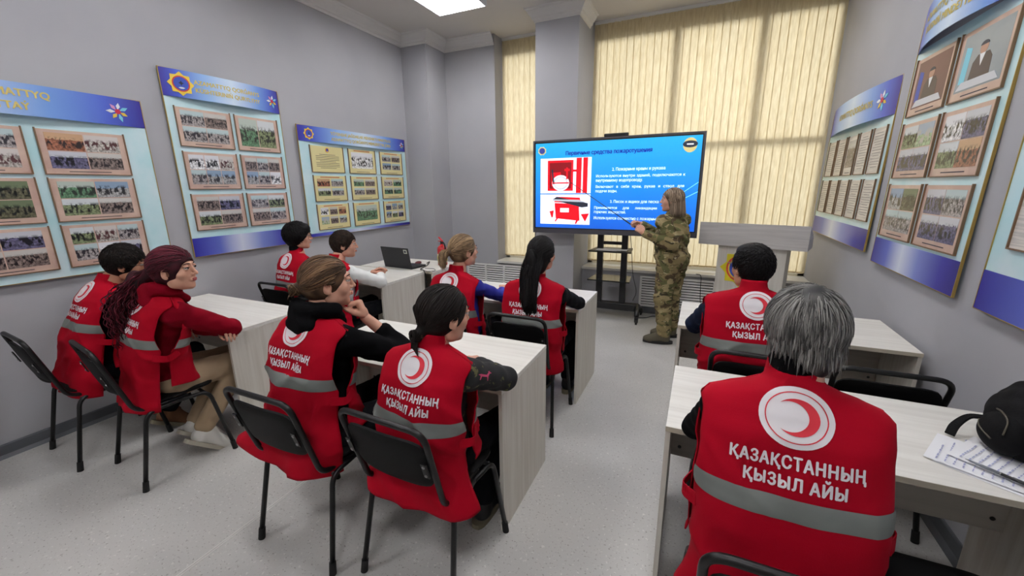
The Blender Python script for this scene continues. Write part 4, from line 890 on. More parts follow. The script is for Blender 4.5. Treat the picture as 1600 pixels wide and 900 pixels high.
# ------------------------------------------------------------------ hand: palm, four jointed fingers, thumb
def hand_prims(side, curl=0.5, spread=0.10, thumb=0.5, fist=False):
    """local frame: wrist at origin, +Y towards fingers, palm facing -Z, side=+1 right hand (thumb on -X)"""
    P = []; s = side
    P += [cap((0,0.005,0), 0.021, (0,0.03,0), 0.023, 0.012)]
    for k in range(4):
        x = s*(-0.027+0.018*k)
        P.append(cap((x*0.6,0.02,0), 0.013, (x,0.082-0.004*abs(k-1.2),0), 0.0115, 0.010))
    L = [(0.040,0.024,0.019), (0.044,0.028,0.020), (0.041,0.026,0.019), (0.031,0.019,0.017)]
    if isinstance(curl, (int, float)): curl = [curl]*4
    for k in range(4):
        x = s*(-0.027+0.018*k); p = np.array((x, 0.084-0.004*abs(k-1.2), 0.001)); a = curl[k]*R(75); yaw = s*(k-1.5)*spread
        r0 = 0.0092 if k < 3 else 0.0080; rr = [r0, r0*0.94, r0*0.86, r0*0.74]; cum = 0
        for j in range(3):
            cum += a*(1.0, 1.15, 0.8)[j]
            d = np.array((math.sin(yaw)*math.cos(cum), math.cos(yaw)*math.cos(cum), -math.sin(cum)))
            p2 = p+d*L[k][j]; P.append(cap(p, rr[j], p2, rr[j+1], 0.003)); p = p2
    t0 = np.array((s*-0.020, 0.022, -0.006)); d1 = np.array((s*-0.62, 0.68, -0.35-0.3*thumb)); d1 /= np.linalg.norm(d1); t1 = t0+d1*0.040
    d2 = np.array((s*(-0.35+0.5*thumb), 0.85, -0.35-0.5*thumb)); d2 /= np.linalg.norm(d2); t2 = t1+d2*0.032
    d3 = np.array((s*(-0.1+0.7*thumb), 0.85, -0.3-0.5*thumb)); d3 /= np.linalg.norm(d3); t3 = t2+d3*0.026
    P += [cap(t0, 0.015, t1, 0.0125, 0.010), cap(t1, 0.0115, t2, 0.0105, 0.004), cap(t2, 0.0105, t3, 0.0085, 0.003)]
    return P
def frame(o, fwd, up):
    f = Vector(fwd).normalized(); u = Vector(up); u = (u-f*u.dot(f)).normalized(); x = f.cross(u)
    return Matrix(((x.x, f.x, u.x, o[0]), (x.y, f.y, u.y, o[1]), (x.z, f.z, u.z, o[2]), (0,0,0,1)))

def head_prims(fem=False, full=0.0):
    j = 0.92 if fem else 1.0
    P = [ell((0,-0.014,0.022), (0.074,0.093,0.090), 0.02), ell((0,0.028,-0.030), (0.060*j+full*0.006,0.062,0.078), 0.02), ell((0,0.030,-0.076), (0.046*j+full*0.008,0.046,0.036), 0.02), ell((0,0.066,-0.097), (0.020,0.017,0.016), 0.018)]
    for s in (-1, 1):
        P += [ell((s*0.040,0.056,-0.024), (0.022+full*0.004,0.020,0.022), 0.02), cap((s*0.010,0.084,0.030), 0.010, (s*0.040,0.070,0.028), 0.009, 0.012)]
        P += [ell((s*0.048*j,0.008,-0.068), (0.020,0.030,0.030), 0.02)]
    for s in (-1, 1): P.append(ell((s*0.031,0.094,0.007), (0.017,0.013,0.011), 0.008, neg=True))
    P += [cap((0,0.087,0.016), 0.0075, (0,0.104,-0.022), 0.0095, 0.010), ell((0,0.106,-0.026), (0.0105,0.010,0.009), 0.006)]
    for s in (-1, 1): P += [ell((s*0.0115,0.094,-0.030), (0.0075,0.009,0.007), 0.005)]
    for s in (-1, 1): P += [ell((s*0.031,0.0805,0.0158), (0.0140,0.0125,0.0075), 0.003), ell((s*0.031,0.0795,0.0003), (0.0130,0.0110,0.0052), 0.003)]
    P += [cap((-0.018,0.082,-0.058), 0.0075, (0.018,0.082,-0.058), 0.0075, 0.008), ell((0,0.092,-0.058),(0.014,0.006,0.010),0.006)]
    for s in (-1, 1):
        rot = np.array(Euler((R(-8), 0, s*R(-18))).to_matrix())
        P += [ell((s*0.077,-0.008,-0.010), (0.007,0.019,0.031), 0.006, rot), ell((s*0.083,-0.004,-0.004), (0.006,0.011,0.017), 0.004, rot, neg=True), ell((s*0.076,0.0,-0.034), (0.006,0.009,0.010), 0.006)]
    return P
SC = np.array((0, -0.014, 0.022)); SR_ = np.array((0.074, 0.093, 0.090))     # skull ellipsoid
def on_skull(d, off):
    d = np.asarray(d, float); d = d/np.linalg.norm(d); r = SR_+off
    return SC+d/np.sqrt(((d/r)**2).sum())
def locks(paths, width, name_seed=0, n=4, flat=0.45):
    """tapered strands; returns verts, faces, strand values"""
    V = []; F = []; A = []; rnd = random.Random(name_seed)
    for pts, w in paths:
        m = len(pts); P = [Vector(p) for p in pts]; val = max(0.0, min(1.0, 0.48+noise.noise(P[len(P)//2]*48)*1.0+rnd.gauss(0,0.22))); prev = None
        for i in range(m):
            t = (P[min(i+1,m-1)]-P[max(i-1,0)])
            t = t.normalized() if t.length > 1e-6 else Vector((0,0,-1))
            c = P[i]-Vector(SC); c.z *= 0.5; nn = c-t*c.dot(t)
            nn = nn.normalized() if nn.length > 1e-5 else t.orthogonal().normalized()
            bb = t.cross(nn); u = i/(m-1); ww = w*(0.55+0.45*min(1, u*4))*(1 if u < 0.7 else max(0.12, (1-u)/0.3))
            for k in range(n): a = 2*PI*k/n+PI/4; V.append(P[i]+bb*math.cos(a)*ww+nn*math.sin(a)*ww*flat); A.append(min(1, max(0, val*0.8+0.2*rnd.random())))
        o = len(V)-m*n
        for i in range(m-1):
            for k in range(n): F.append((o+i*n+k, o+i*n+(k+1)%n, o+(i+1)*n+(k+1)%n, o+(i+1)*n+k))
        F.append(tuple(o+k for k in range(n))[::-1]); F.append(tuple(o+(m-1)*n+k for k in range(n)))
    return V, F, A
def hair_obj(name, m, parent, Mh, prims=None, h=0.006, paths=None, seed=0, wr=None):
    V = []; F = []; A = []
    if prims:
        v, f = surf(prims, h, wr); V += [Vector(p) for p in v.tolist()]; F += f.tolist()
        A += [0.18+0.3*noise.noise(p*30) for p in V]
    if paths:
        v, f, a = locks(paths, 0, seed); o = len(V); V += v; F += [tuple(i+o for i in q_) for q_ in f]; A += a
    mb = MB(); mb.v = [tuple(Mh @ p) for p in V]; mb.f = [tuple(f) for f in F]
    ob = mb.build(name, m, parent, smooth=True)
    at = ob.data.attributes.new('strand', 'FLOAT', 'POINT'); at.data.foreach_set('value', np.clip(np.array(A, np.float32), 0, 1))
    return ob
def scalp_paths(rnd, n, flow, ok, off, L, step=0.012, w=0.003, jit=0.15, lift=0.0, wave=0.0):
    """strands that creep over the skull along flow(direction) while ok(point)"""
    out = []
    tries = 0
    while len(out) < n and tries < n*12:
        tries += 1
        d = np.array([rnd.gauss(0,1), rnd.gauss(0,1), rnd.gauss(0,1)]); d /= np.linalg.norm(d)
        p = on_skull(d, off)
        if not ok(p): continue
        pts = [p]; o_ = off+rnd.uniform(-0.003, 0.004); jd = np.array([rnd.gauss(0,jit) for _ in range(3)]); steps = max(3, int(L*rnd.uniform(0.7,1.2)/step))
        for i in range(steps):
            q_ = pts[-1]; f = flow(q_)+jd+(wave*math.sin(i*1.1+jd[0]*400)*np.array((0.6,0.2,0.8)) if wave else 0); nn = (q_-SC)/(SR_**2); nn /= np.linalg.norm(nn); f = f-nn*f.dot(nn); l = np.linalg.norm(f)
            if l < 1e-6: break
            q2 = q_+f/l*step; q2 = on_skull(q2-SC, o_+lift*i/steps); pts.append(q2)
            if i > 1 and not ok(q2): break
        if len(pts) >= 3: out.append((pts, w*rnd.uniform(0.7,1.4)))
    return out
def hairline(p, top=0.052, side=0.035, nape=-0.075, ear=True):
    x, y, z = p
    if y > 0.0:
        lim = 0.050+ (y*0.1)
        if z < lim-(0.10*max(0, abs(x)-0.045))*10*0.06 and y > side: return False
        if z < 0.0 and y > 0.012: return False
    if ear and abs(x) > 0.055 and -0.035 < y < 0.022 and z < 0.014: return False
    return z > nape
def make_hair(style, color, parent, Mh, seed):
    rnd = random.Random(seed); m = HM[color]
    face_cut = [ell((0,0.105,-0.045), (0.085,0.075,0.092), 0.012, neg=True)]
    ear_cut = [ell((s*0.088,-0.002,-0.02), (0.028,0.022,0.036), 0.006, neg=True) for s in (-1,1)]
    nape_cut = [ell((0,-0.03,-0.165), (0.14,0.16,0.085), 0.01, neg=True)]
    crown = np.array((0.01,-0.055,0.10))
    away = lambda q_: (q_-crown)
    if style == 'short':
        cap_ = [ell(SC, SR_+0.011, 0.01), ell((0,-0.02,-0.02), (0.076,0.088,0.075), 0.015)]+face_cut+ear_cut+nape_cut
        ps = scalp_paths(rnd, 2400, away, lambda p: hairline(p, nape=-0.088), 0.0110, 0.04, w=0.0026, jit=0.03, lift=0.009)
        return hair_obj('hair', m, parent, Mh, cap_, 0.006, ps, seed)
    if style == 'crop':   # thick top, faded sides
        cap_ = [ell(SC+np.array((0,0.004,0.008)), SR_+0.012, 0.01), ell((0,0.03,0.085), (0.062,0.062,0.034), 0.02), ell((0,-0.045,-0.055), (0.062,0.050,0.055), 0.03)]+face_cut+ear_cut+[ell((0,-0.03,-0.195), (0.14,0.16,0.085), 0.01, neg=True)]
        ps = scalp_paths(rnd, 2600, lambda q_: away(q_)+np.array((0.0,0.02,0)), lambda p: hairline(p, nape=-0.085), 0.0125, 0.04, w=0.0026, jit=0.03, lift=0.009)
        return hair_obj('hair', m, parent, Mh, cap_, 0.006, ps, seed)
    if style == 'mop':    # fuller, covers part of the ears
        cap_ = [ell(SC+np.array((0,0.0,0.006)), SR_+0.020, 0.01), ell((0,-0.04,-0.03), (0.080,0.075,0.070), 0.02), ell((0,0.05,0.07),(0.07,0.055,0.045),0.02)]+[ell((0,0.118,-0.045), (0.085,0.075,0.086), 0.012, neg=True)]+[ell((s*0.10,0.012,-0.03), (0.03,0.02,0.034), 0.008, neg=True) for s in (-1,1)]
        ps = scalp_paths(rnd, 2000, away, lambda p: hairline(p, nape=-0.095, ear=False) and not (p[1] > 0.02 and p[2] < -0.01), 0.021, 0.07, w=0.0032, jit=0.03, lift=0.010)
        return hair_obj('hair', m, parent, Mh, cap_, 0.006, ps, seed)
    if style == 'grey':
        crown = np.array((0.0,-0.045,0.12)); away = lambda q_: (q_-crown)*np.array((1,1,1.0))
        cap_ = [ell(SC+np.array((0,-0.002,0.004)), SR_+np.array((0.011,0.013,0.014)), 0.02), ell((0,-0.042,-0.055), (0.063,0.060,0.068), 0.03), ell((0,0.05,0.06),(0.068,0.055,0.05),0.02)]+[ell((0,0.120,-0.06), (0.09,0.085,0.088), 0.012, neg=True)]+[ell((s*0.092,0.012,-0.055), (0.034,0.032,0.050), 0.008, neg=True) for s in (-1,1)]
        def ok(p): return (not (p[1] > 0.045 and p[2] < 0.03)) and not (abs(p[0]) > 0.045 and p[1] > -0.012 and p[2] < -0.012) and p[2] > -0.085
        ps = scalp_paths(rnd, 4200, away, ok, 0.0150, 0.085, step=0.010, w=0.0015, jit=0.010, lift=0.006)
        # nape and side fringe hanging free
        for k in range(800):
            a = rnd.uniform(-2.15, 2.15); d = np.array((math.sin(a), -math.cos(a), rnd.uniform(-0.50,0.15))); p = on_skull(d, 0.013); pts = [p]; L = rnd.uniform(0.035,0.088); inw = rnd.uniform(-0.25,0.12)
            if not ok(p): continue
            for i in range(7):
                dr = np.array((d[0]*inw+rnd.gauss(0,0.08), d[1]*inw+rnd.gauss(0,0.08), -1.0)); pts.append(pts[-1]+dr/np.linalg.norm(dr)*L/7)
            if abs(pts[-1][0]) > 0.07 and pts[-1][2] < -0.04 and pts[-1][1] > -0.02: continue
            if pts[-1][2] < -0.150: continue
            out_w = 0.0018*rnd.uniform(0.7,1.4); ps.append((pts, out_w))
        return hair_obj('hair', m, parent, Mh, cap_, 0.005, ps, seed)
    if style in ('bun', 'lowbun', 'pony', 'curlypony'):
        tie = {'bun': np.array((0,-0.125,-0.012)), 'lowbun': np.array((-0.004,-0.112,-0.068)), 'pony': np.array((0,-0.120,0.010)), 'curlypony': np.array((-0.01,-0.130,-0.005))}[style]
        pull = lambda q_: (tie-q_)
        cap_ = [ell(SC, SR_+0.009, 0.01), ell((0,-0.04,-0.02), (0.070,0.070,0.065), 0.02), ell(tie, (0.022,0.024,0.022), 0.03)]+face_cut+ear_cut+nape_cut
        if style == 'curlypony': cap_[0] = ell(SC, SR_+0.016, 0.01)
        off = 0.016 if style == 'curlypony' else 0.0095
        ps = scalp_paths(rnd, 1900, pull, lambda p: hairline(p, nape=-0.075) and np.linalg.norm(p-tie) > 0.018, off+0.001, 0.16, w=0.0027, jit=0.008, lift=0.004, wave=0.045 if style == 'curlypony' else 0.0)
        if style == 'bun':
            for k in range(170):     # twisted ends round the knot
                a0 = rnd.uniform(0, 2*PI); rr = rnd.uniform(0.012,0.027); ph = rnd.uniform(0,2*PI); pts = [tie+np.array((rr*math.cos(a0+t_*0.45), -0.016+0.020*math.sin(ph+t_*0.4), rr*math.sin(a0+t_*0.45)-0.008)) for t_ in range(9)]; ps.append((pts, 0.0028))
            for k in range(60):
                pts = [tie+np.array((rnd.gauss(0,0.008), -0.02, -0.01))]; d = np.array((rnd.gauss(0,0.5), -0.6, -0.5)); 
                for i in range(4): pts.append(pts[-1]+d*0.010+np.array((rnd.gauss(0,0.003),0,-0.002*i)))
                ps.append((pts, 0.002))
        if style == 'lowbun':
            for k in range(150):
                a0 = rnd.uniform(0, 2*PI); rr = rnd.uniform(0.010,0.024); ph = rnd.uniform(0,2*PI); pts = [tie+np.array((rr*math.cos(a0+t_*0.45), -0.012+0.016*math.sin(ph+t_*0.4), rr*math.sin(a0+t_*0.45)-0.004)) for t_ in range(9)]; ps.append((pts, 0.0028))
            for k in range(130):
                pts = [tie+np.array((rnd.gauss(0,0.010), -0.010, -0.015))]; wv = rnd.gauss(0,0.14)
                for i in range(7): pts.append(pts[-1]+np.array((wv+rnd.gauss(0,0.1), -0.25+i*0.06, -0.9))*0.0115)
                ps.append((pts, 0.0028))
        if style == 'pony':
            cap_ = cap_+[cap(tie, 0.014, tie+np.array((0,-0.045,-0.02)), 0.026, 0.02), cap(tie+np.array((0,-0.045,-0.02)), 0.026, tie+np.array((0,-0.050,-0.10)), 0.016, 0.02)]
            for k in range(330):
                a0 = rnd.uniform(0, 2*PI); rr = 0.012*math.sqrt(rnd.random()); pts = [tie+np.array((rr*math.cos(a0), -0.005, rr*math.sin(a0)))]; sx_, L = rnd.gauss(0,0.20), rnd.uniform(0.8,1.1)
                for i in range(12):
                    dr = np.array((sx_*(1-i/9)+0.35*math.cos(a0)*(1-i/8), -1.0+i*0.13, 0.12-i*0.16+0.22*math.sin(a0)*(1 if i < 4 else -0.2))); pts.append(pts[-1]+dr/np.linalg.norm(dr)*0.0125*L)
                ps.append((pts, 0.0028))
        if style == 'curlypony':
            for k in range(900):
                a0 = rnd.uniform(0, 2*PI); rr = 0.022*math.sqrt(rnd.random()); base = tie+np.array((rr*math.cos(a0), -0.005, rr*math.sin(a0))); N = 46; L = rnd.uniform(0.34,0.58); spx = rnd.gauss(0,0.5); spy = rnd.gauss(0,0.5); ph = rnd.uniform(0,2*PI); cf = rnd.uniform(0.85,1.2)
                pts = []
                for i in range(N):
                    t_ = i/(N-1); c_ = np.array((spx*0.125*math.sin(min(1,t_*1.9)*PI/2)*(1-0.30*t_)-0.05*t_, -0.125*math.sin(min(1,t_*2.6)*PI/2)+spy*0.075*math.sin(min(1,t_*2)*PI/2)-0.03*t_, 0.012*math.sin(min(1,t_*6)*PI)-L*t_))
                    cr_ = 0.0065*min(1, t_*6); pts.append(base+c_+np.array((cr_*math.cos(ph+i*cf), cr_*math.sin(ph+i*cf), 0)))
                ps.append((pts, 0.0036))
            cap_ = cap_+[cap(tie, 0.024, tie+np.array((0,-0.065,-0.05)), 0.05, 0.03), ell(tie+np.array((-0.008,-0.095,-0.16)), (0.066,0.056,0.17), 0.03)]
        return hair_obj('hair', m, parent, Mh, cap_, 0.006, ps, seed), tie
    if style == 'halfup':   # straight hair gathered behind, falling down the back
        tie = np.array((0.0,-0.112,0.030)); pull = lambda q_: (tie-q_)*np.array((1,1,0.6))+np.array((0,0,-0.03))
        cap_ = [ell(SC, SR_+0.010, 0.01), ell((0,-0.055,-0.045), (0.066,0.055,0.085), 0.03)]+face_cut
        ps = scalp_paths(rnd, 1500, pull, lambda p: hairline(p, nape=-0.09, ear=False), 0.011, 0.14, w=0.0024, jit=0.008)
        cap_ = cap_+[ell((0,-0.135,-0.08), (0.050,0.026,0.13), 0.03), cap((0,-0.165,-0.14), 0.030, (0,-0.195,-0.30), 0.022, 0.03)]
        for k in range(620):
            x0 = rnd.uniform(-0.062,0.062); pts = [np.array((x0, -0.098+0.4*abs(x0)*0.6, 0.02+rnd.uniform(-0.05,0.03)))]; L = rnd.uniform(0.30,0.47); ph = rnd.uniform(0,6); N = 18; tx = x0*0.80+rnd.gauss(0,0.010)
            for i in range(1, N):
                t_ = i/(N-1); y_ = -0.102-0.085*math.sin(min(1,t_*1.7)*PI/2)-0.030*max(0,t_-0.3)+rnd.gauss(0,0.0008)
                pts.append(np.array((x0+(tx-x0)*t_+0.006*math.sin(ph+t_*7), y_+0.3*abs(x0), pts[0][2]-L*t_)))
            ps.append((pts, 0.0032))
        return hair_obj('hair', m, parent, Mh, cap_, 0.006, ps, seed), tie
    if style == 'bob':
        cap_ = [ell(SC, SR_+0.013, 0.01), ell((0,-0.03,-0.05), (0.082,0.075,0.085), 0.03), ell((0,-0.045,-0.11), (0.076,0.058,0.070), 0.03)]+[ell((0,0.100,-0.05), (0.11,0.088,0.100), 0.012, neg=True), ell((0,0.08,-0.15), (0.12,0.09,0.10), 0.012, neg=True)]
        part = lambda q_: np.array((q_[0]*1.2, -0.03 if q_[1] > 0 else q_[1], -0.10))
        ps = scalp_paths(rnd, 500, part, lambda p: hairline(p, nape=-0.09, ear=False), 0.014, 0.12, w=0.0028, jit=0.01)
        for k in range(560):
            a = rnd.uniform(-1.75, 1.75); d = np.array((math.sin(a), -math.cos(a), rnd.uniform(-0.1,0.5))); p = on_skull(d, 0.013); pts = [p]; L = p[2]+rnd.uniform(0.135,0.165); N = 12; fl = rnd.uniform(0.0,0.18)
            for i in range(N-1):
                dr = np.array((d[0]*(fl-(0.2 if i < 3 else 0)), d[1]*fl, -1.0)); pts.append(pts[-1]+dr*L/(N-1))
            ps.append((pts, 0.003))
        return hair_obj('hair', m, parent, Mh, cap_, 0.006, ps, seed)

# ------------------------------------------------------------------ vest surface
def vest(parent, N, H, spec):
    """tabard hung from the neck base N down to the hem point H along a curved spine (all in the person's frame)"""
    wS = spec.get('w', 0.235); bl = spec.get('bulge', 0.022); flare = spec.get('flare', 0.02); seed = spec.get('seed', 1); amp = spec.get('amp', 0.007)*1.5; twist = spec.get('twist', 0.0)
    N = Vector(N); H = Vector(H); L = (H-N).length
    back_dir = Vector((0,-1,0))
    mid = N.lerp(H, 0.5)+back_dir*bl
    spine = [N+(N-mid).normalized()*0.05, N, N.lerp(H, 0.25)+back_dir*bl*0.8, mid, N.lerp(H, 0.78)+back_dir*bl*0.6, H]
    pts = bez(spine, 12); 
    acc = [0.0]
    for a, b in zip(pts, pts[1:]): acc.append(acc[-1]+(b-a).length)
    s_off = acc[12]; Ltot = acc[-1]-s_off
    S_ = [a-s_off for a in acc]
    def C(s):
        s = max(S_[0], min(S_[-1], s))
        for i in range(len(S_)-1):
            if s <= S_[i+1]+1e-9:
                t = (s-S_[i])/max(1e-9, S_[i+1]-S_[i]); return pts[i].lerp(pts[i+1], t), (pts[min(i+2,len(pts)-1)]-pts[max(i-1,0)]).normalized()
        return pts[-1], (pts[-1]-pts[-2]).normalized()
    k_ = wS/0.235
    Wt = [(-0.052,0.058),(-0.005,0.064),(0.010,0.098),(0.027,0.165*k_),(0.044,0.214*k_),(0.068,0.234*k_),(0.13,wS),(0.30,wS*0.99),(0.48,wS*0.97),(0.60,wS*1.01+flare*0.5),(0.80,wS*1.02+flare)]
    Dt = [(-0.052,0.056),(-0.005,0.064),(0.035,0.083),(0.085,0.100),(0.13,0.115),(0.30,0.132),(0.48,0.138),(0.60,0.150),(0.80,0.165)]
    Ft = [(-0.052,0.050),(-0.005,0.058),(0.035,0.080),(0.085,0.100),(0.13,0.115),(0.30,0.130),(0.40,0.145),(0.60,0.21),(0.80,0.26)]
    def tab(T, s):
        if s <= T[0][0]: return T[0][1]
        for (a, x), (b, y) in zip(T, T[1:]):
            if s <= b: t = (s-a)/(b-a); t = t*t*(3-2*t)*0.5+t*0.5; return x+(y-x)*t
        return T[-1][1]
    tw = Matrix.Rotation(twist, 3, 'Z'); X = tw @ Vector((1,0,0))
    drop = spec.get('drop', 0.10)
    def P(s, x, side=1, off=0.0):
        """side=+1 back, -1 front; x measured across"""
        c, t = C(s); a = tab(Wt, s); d = tab(Dt if side > 0 else Ft, s); n = 2.0 if s < 0 else 2.0+min(0.9, s*7)
        bk = t.cross(X)*-1; bk = bk if bk.y < 0 else -bk
        bk.normalize(); u = max(-1, min(1, x/a)); dep = d*(max(0.0, 1-abs(u)**n))**(1/n)
        base = c+X*x+bk*(dep*side)
        if s > 0.36:
            fl_ = spec.get('fl', 0.0) if x < 0 else spec.get('fr', 0.0); e_ = ((s-0.36)/0.32)**1.3*abs(u)**1.5
            base += (X*(-1 if x < 0 else 1)*fl_-Vector((0,1,0))*fl_*0.25*side)*e_
        nn = (X*(u*abs(u)**(n-2)*d/a*0.9)+bk*side*max(0.05, (1-abs(u)**n))**(1-1/n)*1.0).normalized() if True else bk
        if s > 0.04:
            f = min(1, (s-0.04)*7)
            q_ = Vector((x*5.0+seed*3.1, s*3.2+seed, side*2.0)); w_ = noise.noise(q_)*1.1+noise.noise(Vector((x*9+s*6+seed, s*9-x*4, side)))*0.55+0.5*math.sin((x*(1.0 if seed % 2 else -1.0)*26+s*17+seed)*1.0)*noise.noise(Vector((x*3,s*4,seed+5.0)))
            r1 = 1-abs(noise.noise(Vector((x*4.5+s*5.5*(1 if seed % 2 else -1)+seed*1.7, s*2.6-x*1.5, side+seed))))*3.2; r2 = 1-abs(noise.noise(Vector((x*7-s*4+seed*2.3, s*3.4+x*3, side*3+seed))))*3.4
            w_ += 0.75*max(0, r1)**2*min(1, s*4)+0.5*max(0, r2)**2*min(1, s*3)
            base += nn*(amp*f*w_*(1.0+s*0.8))
        return base+nn*off
    m = MB()
    def half(s):   # half-angle of the panel
        if s <= 0.052: return 90.0
        if s < 0.106: t = (s-0.052)/0.054; return 90-19*math.sin(t*PI/2)
        if s < 0.23: return 71
        if s < 0.31: return 71+(s-0.23)/0.08*15
        return 86
    ns, nx = 58, 40
    s_hem = Ltot; fh = spec.get('front_len', 0.50)
    for side, s1 in ((1, s_hem), (-1, fh)):
        rows = []
        for i in range(ns+1):
            s = -0.052+(s1+0.052)*(i/ns)**1.0; a = tab(Wt, s); h_ = half(s); row = []
            n = 2.0 if s < 0 else 2.0+min(0.9, s*7)
            for j in range(nx+1):
                ph = R(h_)*(-1+2*j/nx); x = a*math.copysign(abs(math.sin(ph))**(2/n), ph) if s >= 0 else a*math.sin(ph)
                row.append(P(s, x*0.9999, side))
            rows.append(row if side > 0 else row[::-1])
        m.grid(rows)
    o = m.build('vest', M_red, parent, smooth=True)
    bm = bmesh.new(); bm.from_mesh(o.data); bmesh.ops.remove_doubles(bm, verts=bm.verts, dist=0.0006); bmesh.ops.recalc_face_normals(bm, faces=bm.faces)
    # outward
    c0 = C(0.3)[0]; f0 = min(bm.faces, key=lambda f: (f.calc_center_median()-P(0.3, 0.0, 1)).length)
    if f0.normal.dot(f0.calc_center_median()-c0) < 0: bmesh.ops.reverse_faces(bm, faces=bm.faces)
    bm.to_mesh(o.data); bm.free()
    sm = o.modifiers.new('cloth_thickness', 'SOLIDIFY'); sm.thickness = 0.004; sm.offset = -1
    # reflective tape, back and front
    sc_ = spec.get('stripe', 0.275); hb = 0.025
    for side, s_lim in ((1, s_hem), (-1, fh)):
        if sc_+hb > s_lim: continue
        rows = []
        for k in range(7):
            s = sc_-hb+2*hb*k/6; a = tab(Wt, s); n = 2.9; row = []
            for j in range(nx*2+1):
                ph = R(half(s)-0.5)*(-1+j/nx); x = a*math.copysign(abs(math.sin(ph))**(2/n), ph); row.append(P(s, x, side, 0.0028 if 0 < k < 6 else 0.0012))
            rows.append(row if side > 0 else row[::-1])
        t_ = MB().grid(rows).build('reflective_stripe', M_refl2, o, smooth=True)
    # printed badge and lettering
    ls = spec.get('logo', 0.074); x0 = spec.get('dx', 0.0); r_ = 0.077
    def dec(name, vs, fs, mm, off): 
        q_ = MB(); q_.add([P(ls+w_[1], x0+w_[0], 1, off+(0.00015*w_[2] if len(w_) > 2 else 0)) for w_ in vs], fs); return q_.build(name, mm, o, smooth=True)
    def dring(ra, rb, n=40, k=6, cx=0, cy=0):
        vs = []; fs = []
        for i in range(k+1):
            rr = ra+(rb-ra)*i/k
            for j in range(n): vs.append((cx+rr*math.cos(2*PI*j/n), 0.89*rr*math.sin(2*PI*j/n)))
        for i in range(k):
            for j in range(n): fs.append((i*n+j, i*n+(j+1)%n, (i+1)*n+(j+1)%n, (i+1)*n+j))
        return vs, fs
    bd = dec('crescent_badge', *dring(0.0001, r_, 44, 9), M_print, 0.0022)
    dec('badge_ring', *dring(r_*0.80, r_*0.835, 48, 1), M_printr, 0.0034).parent = bd
    vs = []; fs = []; nn_ = 26; Ro, Ri, cx_ = r_*0.60, r_*0.49, -r_*0.17; ct = (Ro*Ro-Ri*Ri+cx_*cx_)/(2*cx_); th = math.acos(max(-1, min(1, ct/Ro))); ti = math.acos(max(-1, min(1, (ct-cx_)/Ri)))
    for i in range(nn_+1):
        a = -th+2*th*i/nn_; b = -ti+2*ti*i/nn_; po = (Ro*math.cos(a), Ro*math.sin(a)); pi_ = (cx_+Ri*math.cos(b), Ri*math.sin(b))
        for k in range(5): vs.append((po[0]+(pi_[0]-po[0])*k/4+0.02*r_, 0.89*(po[1]+(pi_[1]-po[1])*k/4)))
    for i in range(nn_):
        for k in range(4): fs.append((i*5+k, i*5+k+1, (i+1)*5+k+1, (i+1)*5+k))
    dec('red_crescent', vs, fs, M_printr, 0.0036).parent = bd
    for line, sz, sp_, wd in (('ҚАЗАҚСТАННЫҢ', 0.037, 0.112, 0.268), ('ҚЫЗЫЛ АЙЫ', 0.037, 0.155, 0.204)):
        v2, f2 = text_mesh(line, sz, 0.045, 'CENTER', 1.12, 0.02); xs = [v[0] for v in v2]; k = wd/(max(xs)-min(xs))
        dec('vest_lettering', [(v[0]*k, sp_-v[1], v[2]) for v in v2], f2, M_print, 0.0026)
    # side straps
    for s_ in (-1, 1):
        if spec.get('straps', True):
            a = P(sc_+0.07, s_*tab(Wt, sc_+0.07)*0.97, 1); b = P(min(fh-0.02, sc_+0.05), s_*tab(Wt, sc_+0.05)*0.97, -1)
            m_ = (a+b)/2+Vector((s_*0.03, 0, -0.015))
            fixn(strap_mesh([a, m_, b], 0.035, 0.003, up=(s_,0,0)).build('side_strap', M_red, o))
    return o, P

